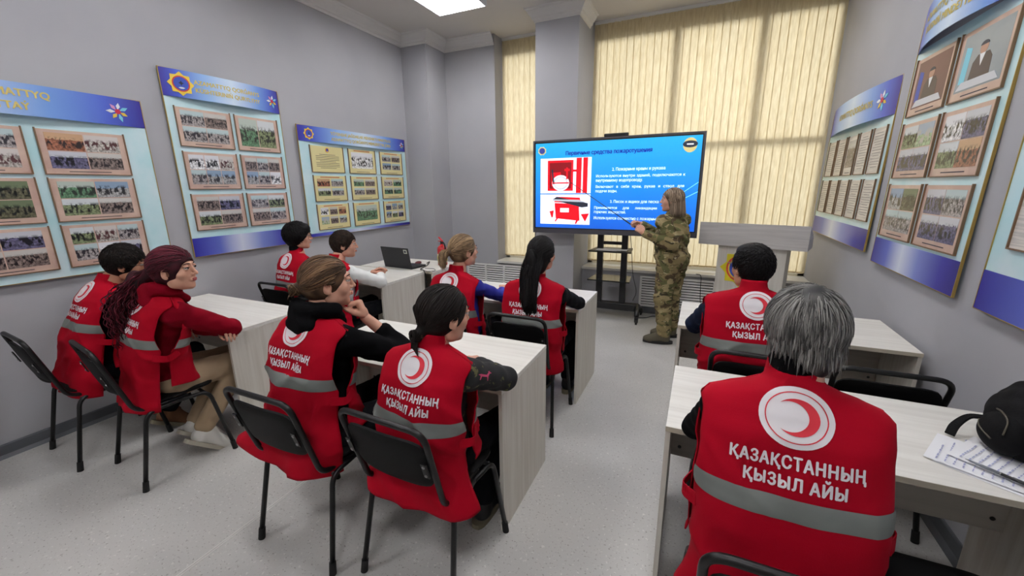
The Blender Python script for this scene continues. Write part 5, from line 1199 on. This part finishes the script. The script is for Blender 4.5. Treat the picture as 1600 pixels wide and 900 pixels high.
# ------------------------------------------------------------------ whole person
def ik(a, b, l1, l2, hint):
    a, b = Vector(a), Vector(b); d = b-a; L = min(d.length, (l1+l2)*0.999); u = d.normalized(); x = (l1*l1-l2*l2+L*L)/(2*L); hgt = math.sqrt(max(0, l1*l1-x*x))
    hh = Vector(hint); hh = hh-u*hh.dot(u); hh.normalize(); return a+u*x+hh*hgt, a+u*L
def person(label, base, yaw, P_):
    """P_: neck, head, hips in WORLD; head_yaw/pitch/roll; arms: dict L/R -> (elbow or None, wrist, fwd, palm_up, curl...)"""
    t = thing('person', label, 'person', (base[0], base[1], 0), yaw); Mi = (Matrix.Translation((base[0], base[1], 0)) @ Matrix.Rotation(yaw, 4, 'Z')).inverted()
    Lc = lambda p: Mi @ Vector(p); Ld = lambda d: Mi.to_3x3() @ Vector(d)
    fem = P_.get('fem', False); hs = P_.get('hs', 1.0)
    neck = Lc(P_['neck']); head = Lc(P_['head']); hip = Lc(P_['hip'])
    seated = P_.get('seated', True)
    Mh = Matrix.Translation(head) @ Euler((R(P_.get('pitch', 0)), R(P_.get('roll', 0)), R(P_.get('hyaw', 0))), 'YXZ').to_matrix().to_4x4() @ Matrix.Diagonal((hs, hs, hs, 1))
    skin = P_.get('skin', M_skin)
    shw = P_.get('sh', 0.152); tw = P_.get('twist', 0.0); X = Matrix.Rotation(tw, 3, 'Z') @ Vector((1,0,0))
    up = (neck-hip).normalized(); shc = neck-up*0.100
    SH = {'L': shc-X*shw, 'R': shc+X*shw}
    chest = shc-up*0.13; belly = hip.lerp(neck, 0.28)
    # ---- skin: neck, head, arms to the hands and trunk as one mesh
    body = MB()
    hp = head_prims(fem, P_.get('full', 0.0))
    surf_add(body, hp, 0.0042 if P_.get('near') else 0.005, Mh)
    nk0 = Mh @ Vector((0,-0.028,-0.055)); bp = [cap(npa(nk0), 0.050*hs*(0.9 if fem else 1), npa(neck-up*0.02), 0.056*(0.9 if fem else 1), 0.03)]
    bp += [cap(npa(neck-up*0.03), 0.06, npa(shc-up*0.05), 0.08, 0.05), ell(npa(chest), (0.135,0.085,0.14), 0.05), ell(npa(belly), (0.125,0.095,0.13), 0.05), ell(npa(hip+Vector((0,0,0.03))), (0.145,0.10,0.09), 0.05)]
    sw = [ell(npa(shc-up*0.11), (0.150,0.095,0.14), 0.05), ell(npa(belly), (0.150*P_.get('belly',1),0.115*P_.get('belly',1),0.16), 0.06), cap(npa(SH['L']), 0.050, npa(SH['R']), 0.050, 0.04), ell(npa(hip+Vector((0,0,0.05))), (0.16*P_.get('belly',1),0.125*P_.get('belly',1),0.08), 0.05), cap(npa(neck-up*0.03), 0.060, npa(shc), 0.07, 0.03)]
    hands = MB(); 
    for sd, s in (('L', -1), ('R', 1)):
        A = P_['arms'][sd]; wr_ = Lc(A['wrist']); el = Lc(A['elbow']) if A.get('elbow') is not None else ik(SH[sd], wr_, 0.29, 0.25, Ld(A.get('hint', (s*0.5,0,-1))))[0]
        sh = SH[sd]; rU = A.get('ru', 0.047); rE = A.get('re', 0.042); rW = A.get('rw', 0.034)
        sw += [cap(npa(sh), rU+0.006, npa(el), rE, 0.03)]
        wf = el.lerp(wr_, A.get('cuff', 0.95))
        sw += [cap(npa(el), rE, npa(wf), rW, 0.02)]
        bp += [cap(npa(sh), 0.045, npa(el), 0.036, 0.02), cap(npa(el), 0.038, npa(wr_), 0.025, 0.02)]
        fwd = Ld(A['fwd']) if A.get('fwd') is not None else (wr_-el); Mw = frame(wr_, fwd, Ld(A.get('up', (0,0,1)))) @ Matrix.Scale(P_.get('handscale', 0.94 if fem else 1.0), 4)
        surf_add(hands, hand_prims(s, A.get('curl', 0.4), A.get('spread', 0.08), A.get('thumb', 0.4)), 0.0038 if P_.get('near') or A.get('fine') else 0.0045, Mw)
    legs = P_['legs']; tr = [ell(npa(hip+Vector((0,0,0.0))), (0.165*P_.get('belly',1),0.13,0.095), 0.05)]; shoes = []
    for sd, s in (('L', -1), ('R', 1)):
        lg = legs[sd]; an = Lc(lg['ankle']); hj = hip+Vector((s*0.085,0.03,-0.01)); kn = Lc(lg['knee']) if lg.get('knee') is not None else ik(hj, an, 0.43, 0.42, Ld(lg.get('hint', (s*0.1,1,0.3))))[0]
        rT = P_.get('thigh', 0.078)
        tr += [cap(npa(hj), rT+0.01, npa(kn), rT*0.76, 0.04), cap(npa(kn), rT*0.76, npa(an+Vector((0,0,0.03))), P_.get('cuffr', 0.055), 0.03)]
        bp += [cap(npa(hj), 0.07, npa(kn), 0.05, 0.03), cap(npa(kn), 0.05, npa(an), 0.036, 0.03)]
        shoes.append((s, an, Ld(lg.get('toe', (0,1,0))), Ld(lg.get('sup', (0,0,1)))))
    surf_add(body, bp, 0.012); body.v += []; o_ = len(body.v); body.v += hands.v; body.f += [tuple(i+o_ for i in f) for f in hands.f]
    bo = fixn(body.build('body', skin, t, smooth=True))
    # eyes, lips, brows
    for s in (-1, 1):
        e = MB().add(*sph(0.0118, (s*0.031,0.0808,0.008))).xf(Mh).build('eye', M_eyew, bo, smooth=True)
        MB().add(*sph(0.0066, (s*0.0305,0.0892,0.0078), (1,0.6,1))).xf(Mh).build('iris', M_iris, e, smooth=True)
    surf_add(MB(), [cap((-0.014,0.0925,-0.0545),0.0035,(0,0.0965,-0.0545),0.0045,0.003), cap((0,0.0965,-0.0545),0.0045,(0.014,0.0925,-0.0545),0.0035,0.003), cap((-0.012,0.0915,-0.0620),0.004,(0,0.0950,-0.0625),0.0050,0.003), cap((0,0.0950,-0.0625),0.0050,(0.012,0.0915,-0.0620),0.004,0.003)], 0.0025, Mh).build('lips', P_.get('lip', M_lip), bo, smooth=True)
    hm = HM[P_['hairc']]
    for s in (-1, 1):
        MB().tube(bez([(s*0.014,0.0925,0.028),(s*0.028,0.0905,0.033),(s*0.046,0.0765,0.028)], 4), [0.0028]*4+[0.0032]*4+[0.0014], 6, flat=0.6).xf(Mh).build('eyebrow', hm, bo, smooth=True)
    for s in (-1, 1): MB().tube(bez([(s*0.018,0.0905,0.0075),(s*0.030,0.0945,0.0112),(s*0.0455,0.0845,0.0085)], 4), 0.0016 if fem else 0.0010, 6).xf(Mh).build('eyelashes', HM['black'], bo, smooth=True)
    r_ = make_hair(P_['hair'], P_['hairc'], t, Mh, P_.get('seed', 1))
    tie = r_[1] if isinstance(r_, tuple) else None
    if tie is not None and P_.get('tie'):
        mm, rr, rt = P_['tie']; tp = [tuple(Mh @ Vector((tie[0]+rr*math.cos(2*PI*k/16), tie[1]+0.004, tie[2]+rr*math.sin(2*PI*k/16)))) for k in range(17)]
        MB().tube(tp, rt, 8, cap=False).build('hair_tie', mm, t, smooth=True)
    if P_.get('glasses'):
        g = MB()
        for s in (-1, 1):
            ring = [(s*0.031+0.021*math.cos(2*PI*k/20), 0.104+0.002*math.cos(2*PI*k/20)*s*-1, 0.006+0.016*math.sin(2*PI*k/20)) for k in range(21)]
            g.tube(ring, 0.0013, 6, cap=False); g.tube([(s*0.052,0.101,0.010),(s*0.080,0.085,0.012),(s*0.083,0.0,0.010),(s*0.080,-0.02,-0.006)], 0.0015, 6)
        g.tube([(-0.010,0.106,0.010),(0,0.109,0.012),(0.010,0.106,0.010)], 0.0013, 6); g.xf(Mh).build('spectacles', M_specs, t, smooth=True)
    # ---- clothes
    tm = P_.get('top', M_blk)
    def wrk(X_, Y_, Z_): return 0.0028*np.sin(X_*70+Z_*38+Y_*20)*np.sin(Y_*60-Z_*25)+0.0018*np.sin(Z_*110+X_*30)
    top = fixn(surf_add(MB(), sw, 0.008 if P_.get('near') else 0.010, None, wrk).build(P_.get('topname', 'sweater'), tm, t, smooth=True))
    fixn(surf_add(MB(), tr, 0.011, None, wrk).build('trousers', P_.get('legm', M_jean), t, smooth=True))
    for s, an, toe, su in shoes:
        Ms = frame(an, toe, su); so = MB(); ft = P_.get('shoe', 1.0)
        surf_add(so, [cap((0,-0.015,0.015),0.043,(0,-0.02,-0.045),0.042,0.02), cap((0,0.0,-0.045),0.040,(0,0.12,-0.058),0.038,0.03), ell((0,0.14,-0.058),(0.044,0.065,0.034),0.03), cap((0,0.03,0.0),0.034,(0,0.11,-0.045),0.030,0.03), ell((0,0.06,-0.16),(0.2,0.4,0.068),0.006,neg=True)], 0.008, Ms)
        sh_ = fixn(so.build('shoe', P_.get('shoem', M_shk), t, smooth=True))
        pl = [(0.036*math.sin(a_)*(1.0+0.12*(math.cos(a_) > 0)), 0.055+0.140*math.cos(a_)) for a_ in [2*PI*k/28 for k in range(28)]]
        pl = [(math.copysign(min(0.046, abs(x_)**0.6*0.33), x_), y_) for x_, y_ in pl]
        fixn(MB().prism(pl, -0.098, -0.074, lambda p, h: tuple(Ms @ Vector((p[0], p[1], h)))).build('sole', P_.get('solem', M_sole), sh_))
        for k in range(4):
            y_ = 0.045+k*0.017; z_ = 0.004-k*0.0145+0.016
            MB().tube([tuple(Ms @ Vector((-0.02, y_, z_-0.006))), tuple(Ms @ Vector((0, y_+0.003, z_+0.004))), tuple(Ms @ Vector((0.02, y_, z_-0.006)))], 0.0028, 6).build('lace', P_.get('lace', M_shk), sh_, smooth=True)
    if P_.get('hood'):
        hd = P_['hood']; c = neck+Vector((0,-0.045,0.015))
        pr = []
        for k in range(14):
            a = PI*(-0.62+1.24*k/13)+PI; r_x, r_y = 0.090, 0.072; pa = c+Vector((r_x*math.sin(a), r_y*math.cos(a)+0.040, 0.022*math.cos(a)*-1-0.005+0.030*abs(math.sin(a/1.0))*0.5)); pr.append(pa)
        prims = [cap(npa(pr[k]), 0.030, npa(pr[k+1]), 0.030, 0.02) for k in range(13)]+[ell(npa(c+Vector((0,-0.045,-0.045))), (0.092,0.036,0.058), 0.03)]
        prims += [cap(npa(pr[0]), 0.028, npa(neck+Vector((0.05,0.075,-0.05))), 0.024, 0.02), cap(npa(pr[-1]), 0.028, npa(neck+Vector((-0.05,0.075,-0.05))), 0.024, 0.02)]
        fixn(surf_add(MB(), prims, 0.008, None, wrk).build('hood', hd, top, smooth=True))
    if P_.get('collar') is not None:
        fixn(surf_add(MB(), [cap(npa(neck-up*0.01), 0.060, npa(neck+up*0.045), 0.057, 0.01)], 0.007).build('collar', P_['collar'], top, smooth=True))
    vP = None
    if P_.get('vest') is not None:
        v_ = P_['vest']; hem = Lc(v_['hem']); vo, vP = vest(t, neck+up*0.0, hem, dict(v_, twist=tw))
    return t, Lc, vP, Mh
def sph(r, c=(0,0,0), k=(1,1,1), n=12):
    vs = [(c[0], c[1], c[2]+r*k[2])]
    for i in range(1, n):
        for j in range(n*2):
            a, b = PI*i/n, PI*j/n; vs.append((c[0]+r*k[0]*math.sin(a)*math.cos(b), c[1]+r*k[1]*math.sin(a)*math.sin(b), c[2]+r*k[2]*math.cos(a)))
    vs.append((c[0], c[1], c[2]-r*k[2])); fs = []; m = n*2
    for j in range(m): fs.append((0, 1+j, 1+(j+1)%m))
    for i in range(n-2):
        for j in range(m): fs.append((1+i*m+j, 1+(i+1)*m+j, 1+(i+1)*m+(j+1)%m, 1+i*m+(j+1)%m))
    e = len(vs)-1
    for j in range(m): fs.append((e, 1+(n-2)*m+(j+1)%m, 1+(n-2)*m+j))
    return vs, fs
# ------------------------------------------------------------------ the people (left to right by desk)
def V3(*a): return Vector(a)
def seat_legs(hx, hy, back=0.0, spread=0.10, fz=0.10):
    return {'L': {'ankle': (hx-spread, hy+0.42-back, fz)}, 'R': {'ankle': (hx+spread, hy+0.42-back, fz)}}
# boy by the left wall, leaning his cheek on his hand
person('dark-haired boy in a red vest at the left wall, cheek resting on his hand', (-3.42,1.13), R(-6), dict(
    neck=(-3.37,1.23,1.065), head=(-3.30,1.31,1.178), hip=(-3.43,1.12,0.53), hyaw=-28, pitch=-12, roll=6, hair='short', hairc='near', glasses=True, skin=M_skin2, seed=11,
    arms={'L': dict(elbow=(-3.58,1.50,0.79), wrist=(-3.32,1.54,0.80), up=(0,0,1), curl=0.3), 'R': dict(elbow=(-3.16,1.52,0.80), wrist=(-3.19,1.42,1.03), fwd=(-0.0,-0.05,1), up=(1,0.6,0), curl=0.75, fine=True)},
    legs={'L': {'ankle': (-3.52,1.38,0.13), 'toe': (0,0.75,-0.5), 'sup': (0,0.5,0.75)}, 'R': {'ankle': (-3.26,1.34,0.13), 'toe': (-0.05,0.75,-0.5), 'sup': (0,0.5,0.75)}}, shoem=M_shb, top=M_blk,
    vest=dict(hem=(-3.45,1.07,0.40), seed=3, w=0.21, flare=0.02, amp=0.008, front_len=0.52)))
t, Lc, vP, Mh = person('woman with long curly maroon ponytail, maroon hoodie and red vest, khaki trousers', (-2.83,1.20), R(-14), dict(
    neck=(-2.715,1.22,1.065), head=(-2.605,1.235,1.200), hip=(-2.84,1.19,0.53), hyaw=-46, pitch=2, hair='curlypony', hairc='maroon', fem=True, near=True, seed=22, lip=M_lipr, full=0.5,
    arms={'L': dict(elbow=(-2.86,1.50,0.80), wrist=(-2.62,1.44,0.80), up=(0,0,1), curl=0.5), 'R': dict(elbow=(-2.555,1.44,0.80), wrist=(-2.74,1.36,0.80), fwd=(-0.9,0.1,-0.1), up=(0,0,1), curl=0.6, re=0.052, ru=0.062, rw=0.042)},
    legs={'L': {'knee': (-2.92,1.60,0.50), 'ankle': (-2.88,1.32,0.15), 'toe': (0.1,0.7,-0.6), 'sup': (0,0.6,0.7)}, 'R': {'knee': (-2.75,1.58,0.51), 'ankle': (-2.73,1.28,0.15), 'toe': (0.1,0.7,-0.6), 'sup': (0,0.6,0.7)}},
    legm=M_khaki, shoem=M_shw, solem=M_solw, lace=M_shw, top=M_marn, topname='hoodie', hood=M_marn, thigh=0.085,
    vest=dict(hem=(-2.87,1.13,0.41), seed=6, w=0.21, flare=0.02, amp=0.007, front_len=0.54)))
t, Lc, vP, Mh = person('person with brown hair bun, black hoodie and red vest, fist held to the chin', (-1.50,1.20), R(-6), dict(
    neck=(-1.53,1.24,1.078), head=(-1.505,1.29,1.210), hip=(-1.52,1.20,0.53), hyaw=-34, pitch=0, hair='bun', hairc='brown', near=True, seed=33,
    arms={'L': dict(elbow=(-1.78,1.49,0.79), wrist=(-1.55,1.56,0.79), up=(0,0,1), curl=0.4), 'R': dict(elbow=(-1.235,1.51,0.81), wrist=(-1.415,1.40,1.022), fwd=(-0.25,-0.12,0.95), up=(0.75,0.55,0.15), curl=1.15, thumb=1.1, cuff=0.62, fine=True, re=0.053, ru=0.058, rw=0.043)},
    legs={'L': {'ankle': (-1.50,1.55,0.11)}, 'R': {'ankle': (-1.28,1.48,0.11)}}, top=M_blk, topname='hoodie', hood=M_blk,
    vest=dict(hem=(-1.56,1.15,0.41), seed=9, w=0.215, flare=0.03, fl=0.22, amp=0.010, front_len=0.52)))
t, Lc, vP, Mh = person('girl with dark low bun, dark floral sweater and red vest at the middle desk', (-0.95,1.25), R(-2), dict(
    neck=(-0.925,1.25,1.018), head=(-0.89,1.30,1.128), hip=(-0.95,1.25,0.53), hyaw=-24, pitch=-6, hair='lowbun', hairc='near', fem=True, near=True, seed=44, tie=(mat('brown_hair_tie', (84,66,54), 0.8), 0.017, 0.008),
    arms={'L': dict(elbow=(-1.17,1.46,0.80), wrist=(-1.00,1.60,0.79), up=(0,0,1), curl=0.4), 'R': dict(elbow=(-0.715,1.475,0.805), wrist=(-0.90,1.58,0.80), up=(0,0,1), curl=0.4, re=0.050, ru=0.058)},
    legs={'L': {'ankle': (-1.07,1.52,0.10)}, 'R': {'ankle': (-0.86,1.50,0.10)}}, top=M_flor, topname='floral_sweater',
    vest=dict(hem=(-0.955,1.21,0.40), seed=12, w=0.205, flare=0.02, fr=0.07, fl=0.05, amp=0.009, front_len=0.46)))
# small pink deer knitted into the sleeve near the right elbow
from mathutils.bvhtree import BVHTree
swt = [c for c in t.children if c.name.startswith('floral_sweater')][0]
bv = BVHTree.FromPolygons([v.co for v in swt.data.vertices], [list(p.vertices) for p in swt.data.polygons])
c_ = Lc(W(757, 588, y=1.36)); camL = Lc((0,0,CAM_H)); nrm_ = (camL-c_).normalized(); ax = (Lc((0.9,0.35,-0.1))-Lc((0,0,0))); ax = (ax-nrm_*ax.dot(nrm_)).normalized(); ay = nrm_.cross(ax)
deer = [(-0.9,0.2),(-0.5,0.35),(0.3,0.3),(0.55,0.75),(0.45,1.0),(0.6,0.95),(0.7,1.1),(0.72,0.85),(1.0,0.75),(0.95,0.62),(0.75,0.6),(0.6,0.1),(0.62,-0.7),(0.5,-0.7),(0.42,-0.05),(-0.35,-0.08),(-0.5,-0.7),(-0.62,-0.7),(-0.55,0.0)]
bmd = bmesh.new(); fv = [bmd.verts.new((x*0.026, y*0.022, 0)) for x, y in deer]; bmd.faces.new(fv); bmesh.ops.triangulate(bmd, faces=bmd.faces[:]); bmesh.ops.subdivide_edges(bmd, edges=bmd.edges[:], cuts=2)
bmesh.ops.triangulate(bmd, faces=[f for f in bmd.faces if len(f.verts) > 3]); bmd.verts.index_update(); vs_ = []
for v in bmd.verts:
    o3 = c_+ax*v.co.x+ay*v.co.y+nrm_*0.15; h_ = bv.ray_cast(o3, -nrm_)
    vs_.append(tuple(h_[0]+nrm_*0.003) if h_[0] is not None else tuple(o3-nrm_*0.15))
MB().add(vs_, [[v.index for v in f.verts] for f in bmd.faces]).build('deer_motif', mat('pink_yarn', (176,60,96), 0.9), swt); bmd.free()
person('boy with black hair and glasses in a red vest behind the laptop desk', (-3.24,2.56), R(-8), dict(
    neck=(-3.33,2.55,1.055), head=(-3.315,2.58,1.205), hip=(-3.31,2.55,0.53), hyaw=-34, pitch=0, hair='mop', hairc='black', glasses=True, seed=55, collar=M_blk,
    arms={'L': dict(elbow=(-3.50,2.75,0.80), wrist=(-3.30,2.90,0.79), curl=0.4), 'R': dict(elbow=(-3.09,2.73,0.76), wrist=(-3.12,2.92,0.79), curl=0.4, ru=0.062)},
    legs=seat_legs(-3.24,2.56), top=M_blk,
    vest=dict(hem=(-3.32,2.50,0.42), seed=15, w=0.21)))
person('boy with short brown hair and white sleeves in a red vest, hands clasped', (-2.84,2.56), R(-8), dict(
    neck=(-2.88,2.58,1.015), head=(-2.835,2.65,1.145), hip=(-2.84,2.56,0.53), hyaw=-42, pitch=-2, hair='short', hairc='dkbrown', seed=66, full=0.8,
    arms={'L': dict(elbow=(-3.02,2.86,0.80), wrist=(-2.82,2.91,0.83), fwd=(0.5,0.5,0.35), up=(-0.5,0,0.8), curl=0.3, fine=True, spread=0.15), 'R': dict(elbow=(-2.60,2.80,0.79), wrist=(-2.71,2.93,0.82), fwd=(-0.3,0.6,0.35), up=(0.6,0,0.7), curl=0.45, fine=True, ru=0.060, re=0.052, rw=0.040)},
    legs=seat_legs(-2.82,2.56), top=M_whk,
    vest=dict(hem=(-2.84,2.51,0.42), seed=18, w=0.22)))
person('woman with blonde ponytail and royal blue sleeves in a red vest', (-1.57,2.51), R(-4), dict(
    neck=(-1.585,2.50,1.02), head=(-1.55,2.55,1.170), hip=(-1.57,2.51,0.53), hyaw=-26, pitch=2, hair='pony', hairc='blonde', fem=True, seed=77, tie=(M_paper, 0.013, 0.005),
    arms={'L': dict(elbow=(-1.80,2.72,0.80), wrist=(-1.50,2.88,0.79), curl=0.5), 'R': dict(elbow=(-1.325,2.74,0.795), wrist=(-1.42,2.91,0.80), fwd=(-0.2,0.6,0.15), curl=0.6, fine=True)},
    legs=seat_legs(-1.57,2.51), top=M_royal,
    vest=dict(hem=(-1.57,2.46,0.42), seed=21, w=0.205)))
person('woman with long straight black hair down her back in a red vest', (-0.98,2.53), R(0), dict(
    neck=(-0.96,2.49,1.03), head=(-0.93,2.52,1.185), hip=(-0.98,2.52,0.53), hyaw=-12, pitch=2, hair='halfup', hairc='black', fem=True, near=True, seed=88,
    arms={'L': dict(elbow=(-1.22,2.70,0.80), wrist=(-1.05,2.87,0.79), curl=0.4), 'R': dict(elbow=(-0.74,2.77,0.80), wrist=(-0.92,2.88,0.79), curl=0.4, ru=0.056)},
    legs=seat_legs(-0.96,2.53), top=M_chr,
    vest=dict(hem=(-0.98,2.47,0.42), seed=24, w=0.215, flare=0.03)))
person('man with short black hair, glasses and navy sleeves in a red vest', (0.29,2.40), R(6), dict(
    neck=(0.285,2.37,1.095), head=(0.270,2.43,1.195), hip=(0.29,2.39,0.53), hyaw=24, pitch=-2, roll=4, hair='crop', hairc='black', glasses=True, seed=99, skin=M_skin2,
    arms={'L': dict(elbow=(0.035,2.60,0.80), wrist=(0.16,2.80,0.79), curl=0.4, ru=0.064, re=0.054), 'R': dict(elbow=(0.55,2.62,0.80), wrist=(0.40,2.80,0.79), curl=0.4)},
    legs=seat_legs(0.29,2.40), top=M_navy,
    vest=dict(hem=(0.30,2.35,0.42), seed=27, w=0.235)))
person('grey-haired person seen from behind in a red vest, nearest the camera', (0.275,1.13), R(2), dict(
    neck=(0.256,1.185,1.125), head=(0.275,1.240,1.243), hip=(0.275,1.13,0.53), hyaw=6, pitch=-8, hair='grey', hairc='grey', near=True, hs=0.97, seed=110, collar=M_blk,
    arms={'L': dict(elbow=(0.055,1.40,0.81), wrist=(0.20,1.56,0.79), curl=0.4), 'R': dict(elbow=(0.50,1.40,0.81), wrist=(0.40,1.55,0.79), curl=0.4)},
    legs=seat_legs(0.275,1.13), top=M_blk,
    vest=dict(hem=(0.262,1.08,0.42), seed=30, w=0.213, dx=-0.008, amp=0.006)))

# ------------------------------------------------------------------ instructor in camouflage
def standing():
    b = (-0.24, 4.42); yaw = R(62)
    hipw = V3(-0.215,4.42,0.90); neckw = V3(-0.235,4.42,1.345); headw = V3(-0.265,4.40,1.475)
    t = thing('person', 'blonde instructor in camouflage uniform pointing at the screen with a stick', 'person', (b[0], b[1], 0), yaw); Mi = (Matrix.Translation((b[0], b[1], 0)) @ Matrix.Rotation(yaw, 4, 'Z')).inverted()
    Lc = lambda p: Mi @ Vector(p); Ld = lambda d: Mi.to_3x3() @ Vector(d)
    hip, neck, head = Lc(hipw), Lc(neckw), Lc(headw)
    Mh = Matrix.Translation(head) @ Euler((R(2), 0, R(30)), 'YXZ').to_matrix().to_4x4() @ Matrix.Diagonal((0.98, 0.98, 0.98, 1))
    body = MB(); surf_add(body, head_prims(True, 0.8), 0.005, Mh)
    sh = {'L': neck+Vector((-0.175,0.0,-0.075)), 'R': neck+Vector((0.175,0.0,-0.075))}
    wr_ = {'R': Lc(V3(-0.545,4.39,1.235)), 'L': Lc(V3(-0.485,4.20,1.16))}
    el = {'R': Lc(V3(-0.33,4.62,1.08)), 'L': Lc(V3(-0.22,4.24,1.045))}
    nk0 = Mh @ Vector((0,-0.028,-0.055)); bp = [cap(npa(nk0), 0.048, npa(neck-Vector((0,0,0.03))), 0.056, 0.03), ell((neck.x,neck.y,neck.z-0.2),(0.14,0.09,0.16),0.05), ell(npa(hip),(0.15,0.11,0.14),0.05), ell((hip.x,hip.y+0.02,hip.z+0.17),(0.14,0.11,0.14),0.05)]
    jk = [ell((neck.x,neck.y-0.005,neck.z-0.19),(0.175,0.135,0.17),0.05), ell((hip.x,hip.y+0.035,hip.z+0.18),(0.18,0.165,0.17),0.06), cap(npa(sh['L']),0.065,npa(sh['R']),0.065,0.05), ell((hip.x,hip.y+0.01,hip.z+0.02),(0.19,0.165,0.10),0.05), cap(npa(neck-Vector((0,0,0.05))),0.085,npa(neck-Vector((0,0,0.01))),0.068,0.03)]
    for s in 'LR':
        jk += [cap(npa(sh[s]),0.072,npa(el[s]),0.060,0.03), cap(npa(el[s]),0.060,npa(el[s].lerp(wr_[s],0.92)),0.042,0.025)]
        bp += [cap(npa(sh[s]),0.045,npa(el[s]),0.036,0.02), cap(npa(el[s]),0.038,npa(wr_[s]),0.026,0.02)]
    an = {'L': Lc(V3(-0.235,4.33,0.10)), 'R': Lc(V3(-0.185,4.56,0.10))}; tr = [ell((hip.x,hip.y-0.01,hip.z-0.01),(0.175,0.15,0.13),0.05)]
    for s, sg in (('L',-1),('R',1)):
        hj = hip+Vector((sg*0.085,0,-0.06)); kn = hj.lerp(an[s],0.48)+Vector((0,0.03,0))
        tr += [cap(npa(hj),0.108,npa(kn),0.088,0.04), cap(npa(kn),0.088,npa(an[s]+Vector((0,0,0.03))),0.072,0.03)]
        bp += [cap(npa(hj),0.08,npa(kn),0.055,0.03), cap(npa(kn),0.055,npa(an[s]),0.036,0.03)]
    surf_add(body, bp, 0.012)
    hR = MB(); surf_add(hR, hand_prims(1, [0.75,0.9,0.95,0.95], 0.03, 0.7), 0.004, frame(wr_['R'], Ld((-0.88,-0.15,0.10)), Ld((0.1,0.85,0.5))) @ Matrix.Scale(0.92, 4))
    surf_add(hR, hand_prims(-1, [0.55,0.65,0.7,0.7], 0.05, 0.2), 0.004, frame(wr_['L'], Ld((-0.72,0.10,0.62)), Ld((0.35,-0.9,0.2))) @ Matrix.Scale(0.92, 4))
    o_ = len(body.v); body.v += hR.v; body.f += [tuple(i+o_ for i in f) for f in hR.f]
    bo = fixn(body.build('body', M_skin, t, smooth=True))
    for s in (-1, 1):
        e = MB().add(*sph(0.0118, (s*0.031,0.0805,0.008))).xf(Mh).build('eye', M_eyew, bo, smooth=True); MB().add(*sph(0.0062, (s*0.0305,0.0895,0.0078), (1,0.55,1))).xf(Mh).build('iris', M_iris, e, smooth=True)
        MB().tube(bez([(s*0.014,0.0925,0.028),(s*0.028,0.0905,0.033),(s*0.046,0.0765,0.028)], 4), 0.0025, 6, flat=0.6).xf(Mh).build('eyebrow', HM['dkbrown'], bo, smooth=True)
    surf_add(MB(), [cap((-0.013,0.0925,-0.0545),0.0035,(0.013,0.0925,-0.0545),0.0035,0.003), cap((-0.011,0.0915,-0.0620),0.004,(0.011,0.0915,-0.0620),0.004,0.003), ell((0,0.096,-0.058),(0.006,0.005,0.006),0.003)], 0.0025, Mh).build('lips', M_lipr, bo, smooth=True)
    make_hair('bob', 'ash', t, Mh, 120)
    def wrk(X_, Y_, Z_): return 0.005*np.sin(X_*50+Z_*34+Y_*20)*np.sin(Y_*45-Z_*28)+0.003*np.sin(Z_*90+X_*30)
    j = fixn(surf_add(MB(), jk, 0.010, None, wrk).build('camouflage_jacket', M_camo, t, smooth=True))
    c = [npa(neck+Vector((0.070*math.sin(a), 0.060*math.cos(a)-0.005, 0.012-0.025*math.cos(a)))) for a in [2*PI*k/14 for k in range(15)]]
    fixn(surf_add(MB(), [cap(c[k],0.020,c[k+1],0.020,0.015) for k in range(14)], 0.008).build('collar', M_camo, j, smooth=True))
    fixn(strap_mesh([(0.02,neck.y+0.125,neck.z-0.2),(0.02,neck.y+0.16,neck.z-0.30),(0.02,neck.y+0.19,neck.z-0.42)], 0.035, 0.004, up=(0,1,0)).build('placket', M_camo, j))
    fixn(surf_add(MB(), tr, 0.011, None, wrk).build('camouflage_trousers', M_camo, t, smooth=True))
    for s in 'LR':
        Ms = frame(an[s], Ld((-0.97,-0.12,0)), (0,0,1)); so = MB()
        surf_add(so, [cap((0,-0.015,0.05),0.052,(0,-0.02,-0.045),0.045,0.02), cap((0,0.0,-0.045),0.042,(0,0.12,-0.058),0.040,0.03), ell((0,0.14,-0.058),(0.046,0.065,0.036),0.03), cap((0,0.03,0.0),0.036,(0,0.11,-0.045),0.032,0.03), ell((0,0.06,-0.16),(0.2,0.4,0.068),0.006,neg=True)], 0.007, Ms)
        b_ = fixn(so.build('boot', M_sho, t, smooth=True))
        pl = [(0.05*math.sin(a_), 0.055+0.150*math.cos(a_)) for a_ in [2*PI*k/28 for k in range(28)]]
        fixn(MB().prism(pl, -0.099, -0.070, lambda p, h: tuple(Ms @ Vector((p[0], p[1], h)))).build('sole', M_shk, b_))
        for k in range(4): MB().tube([tuple(Ms @ Vector((-0.022,0.045+k*0.017,0.012-k*0.0145))), tuple(Ms @ Vector((0,0.049+k*0.017,0.024-k*0.0145))), tuple(Ms @ Vector((0.022,0.045+k*0.017,0.012-k*0.0145)))], 0.003, 6).build('lace', M_sho, b_, smooth=True)
    return wr_['R'], Mi
wrR, Mi = standing()
hw_ = Mi.inverted() @ wrR
tip = W(893, 286, y=4.62); g0 = hw_+Vector((-0.075,-0.015,-0.02)); dd = (tip-g0)
st_ = thing('pointer_stick', 'thin black pointer stick held by the instructor, its tip on the slide', 'pointer stick', g0)
MB().tube([(dd*-0.06), dd*0.16], 0.007, 10).build('grip', M_black, st_, smooth=True); MB().tube([dd*0.15, dd*0.6, dd], [0.0045,0.0038,0.003], 8).build('rod', M_black, st_, smooth=True); MB().add(*sph(0.007, tuple(dd), n=6)).build('tip', M_black, st_, smooth=True)
